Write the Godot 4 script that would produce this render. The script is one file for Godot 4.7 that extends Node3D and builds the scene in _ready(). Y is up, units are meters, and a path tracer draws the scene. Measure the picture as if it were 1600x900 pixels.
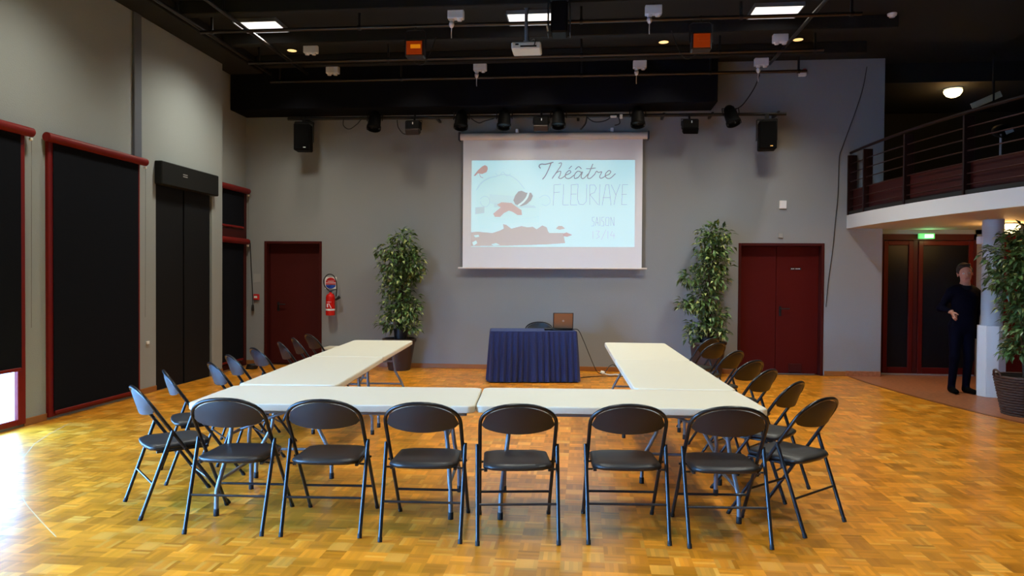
extends Node3D
# A black-ceilinged theatre hall with folding tables set in a U, seen from the seats. Metres, y up, back wall across -z.

const ZB := -11.826      # face of the back wall
const XL := -5.63        # face of the left wall
const CEIL := 5.03
const ARC := Vector2(17.06, -11.9)   # plan centre of the balcony's curve
const ARC_R := 12.9

var taken := {}
var M := {}
var rng := RandomNumberGenerator.new()


# ------------------------------------------------------------------ helpers: meshes
class Mb:
	var v := PackedVector3Array()
	var n := PackedVector3Array()
	var c := PackedColorArray()
	var uv := PackedVector2Array()
	var tint := Color.WHITE
	var xf := Transform3D.IDENTITY

	func tri(p0: Vector3, p1: Vector3, p2: Vector3, n0: Vector3, n1: Vector3, n2: Vector3) -> void:   # counter-clockwise seen from outside
		v.append(xf * p0); v.append(xf * p2); v.append(xf * p1)
		n.append((xf.basis * n0).normalized()); n.append((xf.basis * n2).normalized()); n.append((xf.basis * n1).normalized())
		c.append(tint); c.append(tint); c.append(tint)
		uv.append(Vector2.ZERO); uv.append(Vector2.ZERO); uv.append(Vector2.ZERO)

	func flat(p0: Vector3, p1: Vector3, p2: Vector3) -> void:
		var nn := (p1 - p0).cross(p2 - p0).normalized()
		tri(p0, p1, p2, nn, nn, nn)

	func quad(p0: Vector3, p1: Vector3, p2: Vector3, p3: Vector3) -> void:
		var nn := (p2 - p0).cross(p3 - p1).normalized()
		tri(p0, p1, p2, nn, nn, nn)
		tri(p0, p2, p3, nn, nn, nn)

	# an image-bearing quad: p0 bottom left, p1 bottom right, p2 top right, p3 top left
	func picture(p0: Vector3, p1: Vector3, p2: Vector3, p3: Vector3) -> void:
		var at := uv.size()
		quad(p0, p1, p2, p3)
		var u := [Vector2(0, 1), Vector2(1, 0), Vector2(1, 1), Vector2(0, 1), Vector2(0, 0), Vector2(1, 0)]
		for i in 6:
			uv[at + i] = u[i]

	# chamfered box
	func box(at: Vector3, size: Vector3, ch := 0.0, b := Basis.IDENTITY) -> void:
		var h := size / 2.0
		ch = minf(ch, minf(h.x, minf(h.y, h.z)) * 0.9)
		var keep := xf
		xf = xf * Transform3D(b, at)
		var ax := [Vector3.RIGHT, Vector3.UP, Vector3.BACK]
		for k in 3:
			for s in [-1.0, 1.0]:
				var w: Vector3 = ax[k] * s
				var u: Vector3 = ax[(k + 1) % 3]
				var t: Vector3 = ax[(k + 2) % 3] * s
				var hu := h[(k + 1) % 3] - ch
				var ht := h[(k + 2) % 3] - ch
				var o := w * h[k]
				quad(o - u * hu - t * ht, o + u * hu - t * ht, o + u * hu + t * ht, o - u * hu + t * ht)
		if ch > 0.0:
			for k in 3:
				var k1 := (k + 1) % 3
				var k2 := (k + 2) % 3
				for s1 in [-1.0, 1.0]:
					for s2 in [-1.0, 1.0]:
						var a: Vector3 = ax[k1] * s1 * h[k1] + ax[k2] * s2 * (h[k2] - ch)
						var d: Vector3 = ax[k1] * s1 * (h[k1] - ch) + ax[k2] * s2 * h[k2]
						var l: Vector3 = ax[k] * (h[k] - ch)
						if (l * 2.0).cross(d - a).dot(a + d) < 0:
							quad(a + l, a - l, d - l, d + l)
						else:
							quad(a - l, a + l, d + l, d - l)
			for sx in [-1.0, 1.0]:
				for sy in [-1.0, 1.0]:
					for sz in [-1.0, 1.0]:
						var p := Vector3(sx * h.x, sy * (h.y - ch), sz * (h.z - ch))
						var q := Vector3(sx * (h.x - ch), sy * h.y, sz * (h.z - ch))
						var r := Vector3(sx * (h.x - ch), sy * (h.y - ch), sz * h.z)
						if (q - p).cross(r - p).dot(p + q + r) > 0:
							flat(p, q, r)
						else:
							flat(p, r, q)
		xf = keep

	func span(a: Vector3, b: Vector3, ch := 0.0) -> void:   # a box from corner to corner
		box((a + b) / 2.0, (b - a).abs(), ch)

	# tube along points with round caps left flat; radii may vary
	func tube(pts: Array, r, sides := 8, caps := true, closed := false) -> void:
		var m := pts.size()
		var up := Vector3.UP
		var rings := []
		var nors := []
		for i in m:
			var d: Vector3
			if closed:
				d = (pts[(i + 1) % m] - pts[(i + m - 1) % m]).normalized()
			else:
				d = (pts[mini(i + 1, m - 1)] - pts[maxi(i - 1, 0)]).normalized()
			if i == 0:
				up = Vector3.UP if absf(d.y) < 0.9 else Vector3.RIGHT
			up = (up - d * up.dot(d)).normalized()
			var side := d.cross(up)
			var ring := []
			var nr := []
			var rad: float = r[i] if r is Array else r
			for k in sides:
				var t := TAU * k / sides
				var nn := up * cos(t) + side * sin(t)
				nr.append(nn)
				ring.append(pts[i] + nn * rad)
			rings.append(ring)
			nors.append(nr)
		for i in (m if closed else m - 1):
			var j := (i + 1) % m
			for k in sides:
				var l := (k + 1) % sides
				tri(rings[i][k], rings[i][l], rings[j][l], nors[i][k], nors[i][l], nors[j][l])
				tri(rings[i][k], rings[j][l], rings[j][k], nors[i][k], nors[j][l], nors[j][k])
		if caps and not closed:
			for k in sides:
				var l := (k + 1) % sides
				flat(pts[0], rings[0][l], rings[0][k])
				flat(pts[m - 1], rings[m - 1][k], rings[m - 1][l])

	# turned about the y axis: profile of (radius, y) from bottom to top, closed by its own points
	func lathe(at: Vector3, prof: Array, sides := 16, b := Basis.IDENTITY, sharp := false) -> void:
		var keep := xf
		xf = xf * Transform3D(b, at)
		var m := prof.size()
		var nr := []
		for i in m:
			var d: Vector2 = prof[mini(i + 1, m - 1)] - prof[maxi(i - 1, 0)]
			nr.append(Vector2(d.y, -d.x).normalized())
		for i in m - 1:
			var e: Vector2 = prof[i + 1] - prof[i]
			var en := Vector2(e.y, -e.x).normalized()
			for k in sides:
				var t0 := TAU * k / sides
				var t1 := TAU * (k + 1) / sides
				var na: Vector2 = en if sharp or en.dot(nr[i]) < 0.8 else nr[i]
				var nb: Vector2 = en if sharp or en.dot(nr[i + 1]) < 0.8 else nr[i + 1]
				var f := func(p: Vector2, t: float) -> Vector3: return Vector3(p.x * cos(t), p.y, -p.x * sin(t))
				tri(f.call(prof[i], t0), f.call(prof[i], t1), f.call(prof[i + 1], t1), f.call(na, t0), f.call(na, t1), f.call(nb, t1))
				tri(f.call(prof[i], t0), f.call(prof[i + 1], t1), f.call(prof[i + 1], t0), f.call(na, t0), f.call(nb, t1), f.call(nb, t0))
		xf = keep

	func cyl(a: Vector3, b: Vector3, r: float, sides := 12) -> void:
		tube([a, b], r, sides)

	# stacked outlines (running from x towards z): levels of (y, inset); caps by fan
	func loft(outline: PackedVector2Array, levels: Array, smooth := true, hole := 0.0) -> void:
		var m := outline.size()
		var cen := Vector2.ZERO
		for p in outline:
			cen += p / m
		var half := Vector2(0.001, 0.001)
		for p in outline:
			half = half.max((p - cen).abs())
		var rings := []
		for lv in levels:
			var ring := []
			var k := Vector2.ONE - Vector2(lv.y, lv.y) / half
			for p in outline:
				var q: Vector2 = cen + (p - cen) * k
				ring.append(Vector3(q.x, lv.x, q.y))
			rings.append(ring)
		var side_n := []
		for i in m:
			var d := outline[(i + 1) % m] - outline[(i + m - 1) % m]
			side_n.append(Vector3(d.y, 0, -d.x).normalized())
		for l in levels.size() - 1:
			var dy: float = levels[l + 1].x - levels[l].x
			var di: float = levels[l + 1].y - levels[l].y
			for i in m:
				var j := (i + 1) % m
				if smooth:
					var n0 := _ln(side_n[i], levels, l)
					var n1 := _ln(side_n[j], levels, l)
					var n2 := _ln(side_n[j], levels, l + 1)
					var n3 := _ln(side_n[i], levels, l + 1)
					tri(rings[l][i], rings[l + 1][j], rings[l][j], n0, n2, n1)
					tri(rings[l][i], rings[l + 1][i], rings[l + 1][j], n0, n3, n2)
				else:
					quad(rings[l][i], rings[l + 1][i], rings[l + 1][j], rings[l][j])
		var last := levels.size() - 1
		for i in m:
			var j := (i + 1) % m
			tri(Vector3(cen.x, levels[last].x, cen.y), rings[last][j], rings[last][i], Vector3.UP, Vector3.UP, Vector3.UP)
			tri(Vector3(cen.x, levels[0].x, cen.y), rings[0][i], rings[0][j], Vector3.DOWN, Vector3.DOWN, Vector3.DOWN)

	func _ln(s: Vector3, levels: Array, l: int) -> Vector3:
		var a: Vector2 = levels[maxi(l - 1, 0)]
		var b: Vector2 = levels[mini(l + 1, levels.size() - 1)]
		return (s * (b.x - a.x) + Vector3.UP * (b.y - a.y)).normalized()

	# ellipsoid
	func ball(at: Vector3, r: Vector3, sides := 12, rows := 8) -> void:
		for i in rows:
			for k in sides:
				var q := []
				for e in [[i, k], [i, k + 1], [i + 1, k + 1], [i + 1, k]]:
					var th: float = PI * e[0] / rows
					var ph: float = TAU * e[1] / sides
					q.append(Vector3(sin(th) * cos(ph), cos(th), -sin(th) * sin(ph)))
				var p := q.map(func(a): return at + a * r)
				var nn := q.map(func(a): return (a / r).normalized())
				tri(p[3], p[2], p[1], nn[3], nn[2], nn[1])
				tri(p[3], p[1], p[0], nn[3], nn[1], nn[0])

	func mesh() -> ArrayMesh:
		var a := []
		a.resize(Mesh.ARRAY_MAX)
		a[Mesh.ARRAY_VERTEX] = v
		a[Mesh.ARRAY_NORMAL] = n
		a[Mesh.ARRAY_COLOR] = c
		a[Mesh.ARRAY_TEX_UV] = uv
		var m := ArrayMesh.new()
		m.add_surface_from_arrays(Mesh.PRIMITIVE_TRIANGLES, a)
		return m


func rrect(w: float, d: float, r: float, seg := 4, cx := 0.0, cz := 0.0) -> PackedVector2Array:
	var o := PackedVector2Array()
	for q in 4:
		var cxx: float = (w / 2 - r) * [1, -1, -1, 1][q]
		var czz: float = (d / 2 - r) * [1, 1, -1, -1][q]
		for i in seg + 1:
			var t := PI / 2 * (q + float(i) / seg)
			o.append(Vector2(cx + cxx + r * cos(t), cz + czz + r * sin(t)))
	return o


# ------------------------------------------------------------------ helpers: nodes
func numbered(called: String) -> String:
	taken[called] = taken.get(called, -1) + 1
	return called if taken[called] == 0 else "%s_%03d" % [called, taken[called]]


func tag(o: Node, label: String, category: String, group := "") -> void:
	o.set_meta("label", label)
	o.set_meta("category", category)
	if group:
		o.set_meta("group", group)


func thing(called: String, label: String, category: String, at := Vector3.ZERO, turn := 0.0, group := "") -> Node3D:
	var o := Node3D.new()
	o.name = numbered(called)
	add_child(o, true)
	o.position = at
	o.rotation.y = turn
	tag(o, label, category, group)
	return o


func part(called: String, mb: Mb, mat: Material, parent: Node3D = null, shared: Mesh = null) -> MeshInstance3D:
	var o := MeshInstance3D.new()
	o.mesh = shared if shared else mb.mesh()
	o.material_override = mat
	o.name = called if parent else numbered(called)
	(parent if parent else self as Node3D).add_child(o, true)
	return o


func struct(called: String, mb: Mb, mat: Material, label: String, category := "structure") -> MeshInstance3D:
	var o := part(called, mb, mat)
	o.set_meta("kind", "structure")
	tag(o, label, category)
	return o


func struct_root(called: String, label: String, category: String, at := Vector3.ZERO) -> Node3D:
	var o := thing(called, label, category, at)
	o.set_meta("kind", "structure")
	return o


func copy(o: Node3D, called: String, label: String, at: Vector3, turn := 0.0) -> Node3D:
	var r: Node3D = o.duplicate()
	r.name = numbered(called)
	add_child(r, true)
	r.position = at
	r.rotation.y = turn
	r.set_meta("label", label)
	return r


func mat(called: String, col: Color, rough := 0.6, metal := 0.0, spec := 0.5) -> StandardMaterial3D:
	var m := StandardMaterial3D.new()
	m.resource_name = called
	m.albedo_color = col
	m.roughness = rough
	m.metallic = metal
	m.metallic_specular = spec
	M[called] = m
	return m


func rgb(r: int, g: int, b: int) -> Color:
	return Color8(r, g, b)


func noise_tex(freq: float, lo: float, hi: float, octaves := 4, seed_ := 1, size := 512, normal := false, bump := 4.0) -> NoiseTexture2D:
	var f := FastNoiseLite.new()
	f.seed = seed_
	f.noise_type = FastNoiseLite.TYPE_SIMPLEX_SMOOTH
	f.frequency = freq
	f.fractal_octaves = octaves
	var t := NoiseTexture2D.new()
	t.width = size
	t.height = size
	t.seamless = true
	t.noise = f
	if normal:
		t.as_normal_map = true
		t.bump_strength = bump
	else:
		var g := Gradient.new()
		g.set_color(0, Color(lo, lo, lo))
		g.set_color(1, Color(hi, hi, hi))
		t.color_ramp = g
	return t


func tri_map(m: StandardMaterial3D, scale: float) -> void:
	m.uv1_triplanar = true
	m.uv1_world_triplanar = true
	m.uv1_scale = Vector3.ONE * scale


func emit(m: StandardMaterial3D, col: Color, energy: float) -> StandardMaterial3D:
	m.emission_enabled = true
	m.emission = col
	m.emission_energy_multiplier = energy
	return m


func area_light(called: String, at: Vector3, size: Vector2, energy: float, col: Color, euler: Vector3) -> void:
	var l := AreaLight3D.new()
	l.name = numbered(called)
	l.area_size = size
	l.light_energy = energy
	l.light_color = col
	l.shadow_enabled = true
	l.area_range = 40.0
	l.area_attenuation = 2.0
	add_child(l, true)
	l.position = at
	l.rotation = euler


func spot_light(called: String, at: Vector3, energy: float, col: Color, angle: float, size: float) -> void:
	var l := SpotLight3D.new()
	l.name = numbered(called)
	l.light_energy = energy
	l.light_color = col
	l.light_size = size
	l.spot_angle = angle
	l.spot_angle_attenuation = 1.0
	l.spot_range = 40.0
	l.spot_attenuation = 2.0
	l.shadow_enabled = true
	add_child(l, true)
	l.position = at
	l.rotation.x = -PI / 2


func bulb_light(called: String, at: Vector3, energy: float, col: Color, size: float) -> void:
	var l := OmniLight3D.new()
	l.name = numbered(called)
	l.light_energy = energy
	l.light_color = col
	l.light_size = size
	l.omni_range = 40.0
	l.omni_attenuation = 2.0
	l.shadow_enabled = true
	add_child(l, true)
	l.position = at


# ------------------------------------------------------------------ the scene
func _ready() -> void:
	rng.seed = 7
	setup_view()
	materials()
	shell()
	parquet()
	windows()
	doors()
	ceiling_gear()
	balcony()
	screen()
	tables()
	chairs()
	draped_table()
	plants()
	person()
	stage_bar()
	wall_things()


const WARM := Color(1.0, 0.995, 0.94)

func setup_view() -> void:
	var cam := Camera3D.new()
	cam.name = "camera"
	cam.fov = 43.954
	cam.near = 0.05
	cam.far = 200.0
	add_child(cam)
	cam.transform = Transform3D(Basis(Vector3(0.99507, 0.00702, -0.09894), Vector3(-0.00862, 0.99984, -0.01579), Vector3(0.09881, 0.01657, 0.99497)).orthonormalized(), Vector3(0, 1.5565, 0))
	cam.current = true
	var e := Environment.new()
	var sky := Sky.new()
	var sm := ProceduralSkyMaterial.new()
	sm.sky_top_color = rgb(105, 175, 255)
	sm.sky_horizon_color = rgb(128, 192, 255)
	sm.ground_horizon_color = rgb(150, 175, 205)
	sm.ground_bottom_color = rgb(110, 120, 130)
	sm.energy_multiplier = 72.0
	sky.sky_material = sm
	e.background_mode = Environment.BG_SKY
	e.sky = sky
	e.tonemap_mode = Environment.TONE_MAPPER_LINEAR
	e.tonemap_exposure = 1.0
	e.sdfgi_enabled = true
	e.ssao_enabled = true
	e.ssil_enabled = true
	var w := WorldEnvironment.new()
	w.name = "world_environment"
	w.environment = e
	add_child(w)
	# ceiling light panels: a glowing panel and a light just below it (the row in view, and the rows that go on towards the seats)
	for z in [-9.56, -6.5, -3.4, -0.3]:
		for x in [-4.47, -0.72, 2.44]:
			spot_light("panel_light", Vector3(x, 4.9, z), 9.3 if z < -9 else 6.6 if z < -5 else 6.6, WARM, 71.0 if z < -9 else 67.0 if z < -5 else 65.0, 0.2)


func materials() -> void:
	var m := mat("wall_paint", rgb(139, 141, 141), 0.85)
	m.normal_enabled = true
	m.normal_texture = noise_tex(0.06, 0, 1, 3, 5, 512, true, 6.0)
	m.normal_scale = 0.35
	tri_map(m, 2.5)
	m = mat("wall_paint_left", rgb(148, 152, 148), 0.85)
	m.normal_enabled = true
	m.normal_texture = M.wall_paint.normal_texture
	m.normal_scale = 0.35
	tri_map(m, 2.5)
	mat("ceiling_black", rgb(14, 14, 14), 0.9)
	mat("steel_black", rgb(22, 20, 20), 0.5, 0.1)
	mat("pipe_dark", rgb(70, 62, 57), 0.35, 0.8)
	mat("pelmet_black", rgb(16, 18, 24), 0.95, 0.0, 0.2)
	m = mat("parquet", Color.WHITE, 0.27)
	m.vertex_color_use_as_albedo = true
	m.roughness = 0.3
	mat("subfloor", rgb(120, 74, 30), 0.6)
	m = mat("terracotta", rgb(178, 112, 74), 0.38)
	m.albedo_texture = noise_tex(0.02, 0.8, 1.0, 4, 12)
	tri_map(m, 1.5)
	mat("wood_skirting", rgb(150, 96, 48), 0.4)
	m = mat("white_plaster", rgb(205, 205, 202), 0.8)
	m = mat("soffit", rgb(200, 186, 170), 0.8)
	mat("red_frame", rgb(112, 18, 12), 0.5, 0.0, 0.35)
	mat("red_door", rgb(80, 11, 5), 0.55, 0.0, 0.3)
	mat("red_dark", rgb(66, 18, 15), 0.55, 0.0, 0.3)
	mat("blind_cloth", rgb(17, 19, 25), 0.9, 0.0, 0.2)
	mat("door_black", rgb(17, 17, 19), 0.7, 0.0, 0.3)
	mat("black_gap", rgb(8, 8, 9), 0.9)
	mat("conduit_gray", rgb(92, 96, 104), 0.6)
	m = mat("glass", Color(0.9, 0.95, 0.95, 0.06), 0.02)
	m.transparency = BaseMaterial3D.TRANSPARENCY_ALPHA
	mat("dark_glass", rgb(13, 13, 14), 0.3, 0.0, 0.35)
	mat("alu", rgb(180, 182, 188), 0.35, 0.8)
	mat("paving", rgb(128, 128, 126), 0.9)
	mat("chair_frame", rgb(17, 17, 20), 0.28, 0.1)
	mat("chair_leg_lit", rgb(34, 34, 37), 0.28, 0.25)  # same black tube, colour lightened for the light on the lower legs
	mat("chair_panel", rgb(12, 14, 20), 0.44, 0.0, 0.55)
	mat("chair_seat", rgb(32, 30, 29), 0.4)
	mat("rubber", rgb(16, 16, 17), 0.7)
	m = mat("table_plastic", rgb(218, 210, 188), 0.45)
	m.normal_enabled = true
	m.normal_texture = noise_tex(0.15, 0, 1, 2, 21, 256, true, 3.0)
	m.normal_scale = 0.15
	tri_map(m, 6.0)
	mat("table_leg", rgb(118, 120, 124), 0.4, 0.3)
	m = mat("blue_cloth", rgb(40, 54, 108), 0.85)
	m.albedo_texture = noise_tex(0.04, 0.7, 1.0, 5, 31)
	tri_map(m, 3.0)
	m.rim_enabled = true
	m.rim = 0.4
	mat("laptop_dark", rgb(28, 28, 30), 0.45)
	mat("laptop_lid_reflection", rgb(150, 120, 88), 0.3, 0.4)  # tan stands in for the wooden floor reflected in the glossy lid
	mat("cable_black", rgb(15, 15, 16), 0.5)
	mat("plug_white", rgb(225, 222, 215), 0.45)
	m = mat("screen_cloth", rgb(234, 237, 243), 0.9)
	mat("case_white", rgb(214, 206, 198), 0.5)
	mat("case_end", rgb(52, 58, 72), 0.5)
	mat("speaker_black", rgb(13, 13, 14), 0.65, 0.0, 0.25)
	mat("grille", rgb(10, 10, 11), 0.85, 0.0, 0.15)
	mat("label_white", rgb(230, 228, 220), 0.5)
	mat("flood_brown", rgb(40, 24, 20), 0.5)
	mat("device_gray", rgb(228, 228, 232), 0.5)
	mat("projector_body", rgb(206, 206, 196), 0.45)
	mat("sign_red", rgb(190, 28, 22), 0.45)
	mat("sign_blue", rgb(30, 70, 160), 0.45)
	mat("extinguisher_red", rgb(205, 24, 14), 0.25)
	mat("paper_gray", rgb(150, 150, 148), 0.7)
	mat("pot_brown", rgb(52, 38, 34), 0.5)
	mat("pot_black", rgb(20, 22, 28), 0.5)
	mat("bark", rgb(74, 58, 44), 0.85)
	mat("soil", rgb(40, 30, 22), 0.95)
	m = mat("leaf", Color.WHITE, 0.38)
	m.vertex_color_use_as_albedo = true
	m.backlight_enabled = true
	m.backlight = Color(0.25, 0.3, 0.1)
	m = mat("wicker", rgb(70, 46, 34), 0.75)
	m = mat("body", Color.WHITE, 0.8, 0.0, 0.2)
	m.vertex_color_use_as_albedo = true
	mat("hair", rgb(38, 24, 18), 0.6)
	mat("eye_white", rgb(220, 214, 206), 0.3)
	mat("board_beige", rgb(196, 176, 140), 0.7)
	emit(mat("panel_glow", Color.WHITE, 0.5), Color(1, 0.98, 0.94), 1.6)
	emit(mat("warm_glow", Color.WHITE, 0.4), Color(1.0, 0.9, 0.66), 5.0)
	emit(mat("downlight_glow", Color.WHITE, 0.4), Color(1.0, 0.8, 0.5), 1.3)
	emit(mat("gel_reflection", rgb(120, 50, 5), 0.3), Color(0.95, 0.3, 0.015), 0.15)  # emission stands in for light reflected by the orange gel
	emit(mat("gel_reflection_core", rgb(160, 90, 10), 0.3), Color(1.0, 0.6, 0.06), 0.45)  # brighter middle of that reflection, painted in as emission
	emit(mat("exit_green", rgb(30, 150, 70), 0.4), Color(0.45, 0.9, 0.5), 0.8)
	emit(mat("exit_white", rgb(230, 240, 230), 0.4), Color(0.9, 1.0, 0.85), 1.2)
	emit(mat("led_amber", rgb(200, 150, 80), 0.4), Color(1.0, 0.7, 0.35), 0.6)


# ------------------------------------------------------------------ shell
func shell() -> void:
	var b := Mb.new()
	# floor slab below the parquet
	b.span(Vector3(-5.95, -0.2, 4.3), Vector3(9.3, -0.0045, -14.6))
	struct("floor", b, M.subfloor, "honey coloured mosaic parquet floor of small alternating blocks", "floor")
	# tiled floor of the entrance under the balcony, edged by a curve
	b = Mb.new()
	var pts := PackedVector2Array()
	for i in 33:
		var z := lerpf(ZB - 0.02, 2.0, i / 32.0)
		pts.append(Vector2(arc_x(z, ARC_R - 0.09), z))
	for i in 32:
		var p := pts[i]
		var q := pts[i + 1]
		b.quad(Vector3(p.x, 0.004, p.y), Vector3(q.x, 0.004, q.y), Vector3(9.0, 0.004, q.y), Vector3(9.0, 0.004, p.y))
		b.quad(Vector3(p.x, -0.004, p.y), Vector3(q.x, -0.004, q.y), Vector3(q.x, 0.004, q.y), Vector3(p.x, 0.004, p.y))
	b.span(Vector3(4.70, -0.01, ZB - 0.02), Vector3(9.0, 0.004, -12.3))
	struct("floor", b, M.terracotta, "terracotta floor of the entrance beneath the balcony", "floor")
	# dark strip painted in for the shadow joint between parquet and tiles
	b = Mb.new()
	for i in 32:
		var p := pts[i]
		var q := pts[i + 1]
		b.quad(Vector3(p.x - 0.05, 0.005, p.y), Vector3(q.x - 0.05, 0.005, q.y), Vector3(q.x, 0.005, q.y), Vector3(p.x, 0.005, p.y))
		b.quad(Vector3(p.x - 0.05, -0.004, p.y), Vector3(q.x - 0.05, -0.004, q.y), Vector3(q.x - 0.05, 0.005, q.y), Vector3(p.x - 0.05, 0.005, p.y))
	struct("trim_1", b, mat("joint_shade", rgb(120, 66, 28), 0.4), "dark strip painted for the shadow joint between the parquet and the terracotta floor", "trim")

	# back wall with two door openings
	b = Mb.new()
	var zb2 := ZB - 0.3
	b.span(Vector3(-6.1, 0, ZB), Vector3(-5.469, CEIL, zb2))
	b.span(Vector3(-4.444, 0, ZB), Vector3(2.493, CEIL, zb2))
	b.span(Vector3(3.83, 0, ZB), Vector3(4.71, CEIL, zb2))
	b.span(Vector3(-5.469, 2.13, ZB), Vector3(-4.444, CEIL, zb2))
	b.span(Vector3(2.493, 2.116, ZB), Vector3(3.83, CEIL, zb2))
	b.span(Vector3(-6.1, -0.1, zb2), Vector3(4.71, CEIL, zb2 - 0.04))  # unseen sheet added behind the doors to keep daylight from leaking in
	b.span(Vector3(4.71, -0.1, -12.24), Vector3(9.3, 2.4, -12.3))  # added backing behind the glazed doors, shuts out stray daylight
	# beyond the opening beside the gallery: under the balcony the wall goes on round the glazed doors
	b.span(Vector3(4.71, 2.28, -12.12), Vector3(9.3, 2.36, -12.3))
	b.span(Vector3(4.71, 0, -12.14), Vector3(4.80, 2.36, -12.3))
	b.span(Vector3(6.25, 0, -12.12), Vector3(6.50, 2.36, -12.3))
	b.span(Vector3(7.4, 0, -12.12), Vector3(9.3, 2.36, -12.3))
	struct("wall_back", b, M.wall_paint, "grey painted back wall behind the projection screen", "wall")
	b = Mb.new()
	b.span(Vector3(4.71, 2.36, -14.4), Vector3(9.3, CEIL, -14.6))
	b.span(Vector3(4.45, 2.36, -12.126), Vector3(4.71, CEIL, -14.6))
	struct("wall_gallery", b, M.ceiling_black, "black wall at the back of the balcony gallery", "wall")
	# left wall
	b = Mb.new()
	var holes := [[2.31, 0.76], [0.45, -1.1], [-1.41, -2.96], [-3.27, -4.82], [-5.13, -6.68], [-6.99, -8.55]]
	var z0 := 4.0
	for h in holes:
		b.span(Vector3(XL, 0, z0), Vector3(XL - 0.1, CEIL, h[0]))
		b.span(Vector3(XL, 3.0, h[0]), Vector3(XL - 0.1, CEIL, h[1]))
		b.span(Vector3(XL, 0, h[0]), Vector3(XL - 0.1, 0.03, h[1]))
		z0 = h[1]
	b.span(Vector3(XL, 0, z0), Vector3(XL - 0.1, CEIL, -8.94))
	b.span(Vector3(XL, 3.03, -8.94), Vector3(XL - 0.1, CEIL, -10.38))
	b.span(Vector3(XL, 0, -10.38), Vector3(XL - 0.1, CEIL, -10.69))
	b.span(Vector3(-5.80, 0, -10.69), Vector3(-6.1, CEIL, ZB - 0.3))
	b.span(Vector3(XL - 0.1, 0, -8.9), Vector3(XL - 0.13, 3.1, -10.42))
	b.span(Vector3(XL - 0.1, 0, -10.6), Vector3(-6.1, CEIL, -10.69))
	struct("wall_left", b, M.wall_paint_left, "warm grey painted left wall with tall windows", "wall")
	b = Mb.new()
	b.span(Vector3(9.0, -0.1, 4.3), Vector3(9.3, CEIL, -14.6))
	struct("wall_right", b, M.wall_paint, "grey wall beneath the balcony on the right", "wall")
	b = Mb.new()
	b.span(Vector3(-5.95, -0.1, 4.0), Vector3(9.3, CEIL, 4.3))
	struct("wall_front", b, M.wall_paint, "grey wall behind the camera", "wall")
	# ceiling
	b = Mb.new()
	b.span(Vector3(-6.1, CEIL, 4.3), Vector3(9.3, CEIL + 0.25, -14.6))
	var ceil_ := struct("ceiling", b, M.ceiling_black, "black painted ceiling crossed by beams and pipes", "ceiling")
	for z in [-11.0, -9.95, -8.75, -7.55, -6.0, -4.4, -2.8]:
		b = Mb.new()
		b.span(Vector3(-5.2, 4.86, z + 0.07), Vector3(4.1, CEIL, z - 0.07), 0.01)
		part("ceiling_beam", b, M.ceiling_black, ceil_)
	# dark beam along the head of the left wall, and the boarded edge on the right
	b = Mb.new()
	b.span(Vector3(XL, 4.83, 4.0), Vector3(-5.22, CEIL, -10.75), 0.01)
	b.span(Vector3(-5.8, 4.83, -10.69), Vector3(-5.22, CEIL, -11.25), 0.01)
	struct("trim_2", b, M.ceiling_black, "black beam running along the top of the left wall", "trim")
	# grey vertical strip on the left wall
	b = Mb.new()
	b.span(Vector3(XL, 3.02, -8.45), Vector3(XL + 0.03, 4.83, -8.6), 0.004)
	struct("trim_3", b, M.conduit_gray, "blue-grey vertical strip above the wide red framed window", "trim")
	# skirting boards
	b = Mb.new()
	b.span(Vector3(-5.80, 0, ZB), Vector3(-5.469, 0.076, ZB + 0.014), 0.004)
	b.span(Vector3(-4.444, 0, ZB), Vector3(2.493, 0.076, ZB + 0.014), 0.004)
	b.span(Vector3(3.845, 0, ZB), Vector3(4.18, 0.076, ZB + 0.014), 0.004)
	struct("baseboard_back", b, M.wood_skirting, "light wooden skirting along the back wall", "skirting")
	b = Mb.new()
	b.span(Vector3(4.18, 0, ZB), Vector3(4.71, 0.085, ZB + 0.012), 0.004)
	struct("baseboard_right", b, M.terracotta, "tile skirting beside the glazed entrance doors", "skirting")
	b = Mb.new()
	for s in [[4.0, 2.31], [0.76, 0.45], [-1.1, -1.41], [-2.96, -3.27], [-4.82, -5.13], [-6.68, -6.99], [-8.55, -8.94], [-10.38, -10.69]]:
		b.span(Vector3(XL, 0, s[0]), Vector3(XL + 0.014, 0.076, s[1]), 0.004)
	struct("baseboard_left", b, M.wood_skirting, "light wooden skirting along the left wall", "skirting")
	# outdoors beyond the left windows
	b = Mb.new()
	b.span(Vector3(-6.0, -0.25, 12), Vector3(-30, -0.02, -24))
	struct("ground_outside", b, M.paving, "pale paving outside the left windows", "ground")


func arc_x(z: float, r := ARC_R) -> float:
	return ARC.x - sqrt(maxf(r * r - (z - ARC.y) * (z - ARC.y), 0.0))


# ------------------------------------------------------------------ parquet blocks of five fingers
func wood_tone() -> Color:
	var t := rng.randf()
	var c := Color(0.46, 0.158, 0.007).lerp(Color(0.82, 0.30, 0.02), t)
	if rng.randf() < 0.12:
		c = c.lerp(Color(0.26, 0.085, 0.005), 0.6)
	elif rng.randf() < 0.09:
		c = c.lerp(Color(0.88, 0.47, 0.08), 0.7)
	return c


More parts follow.
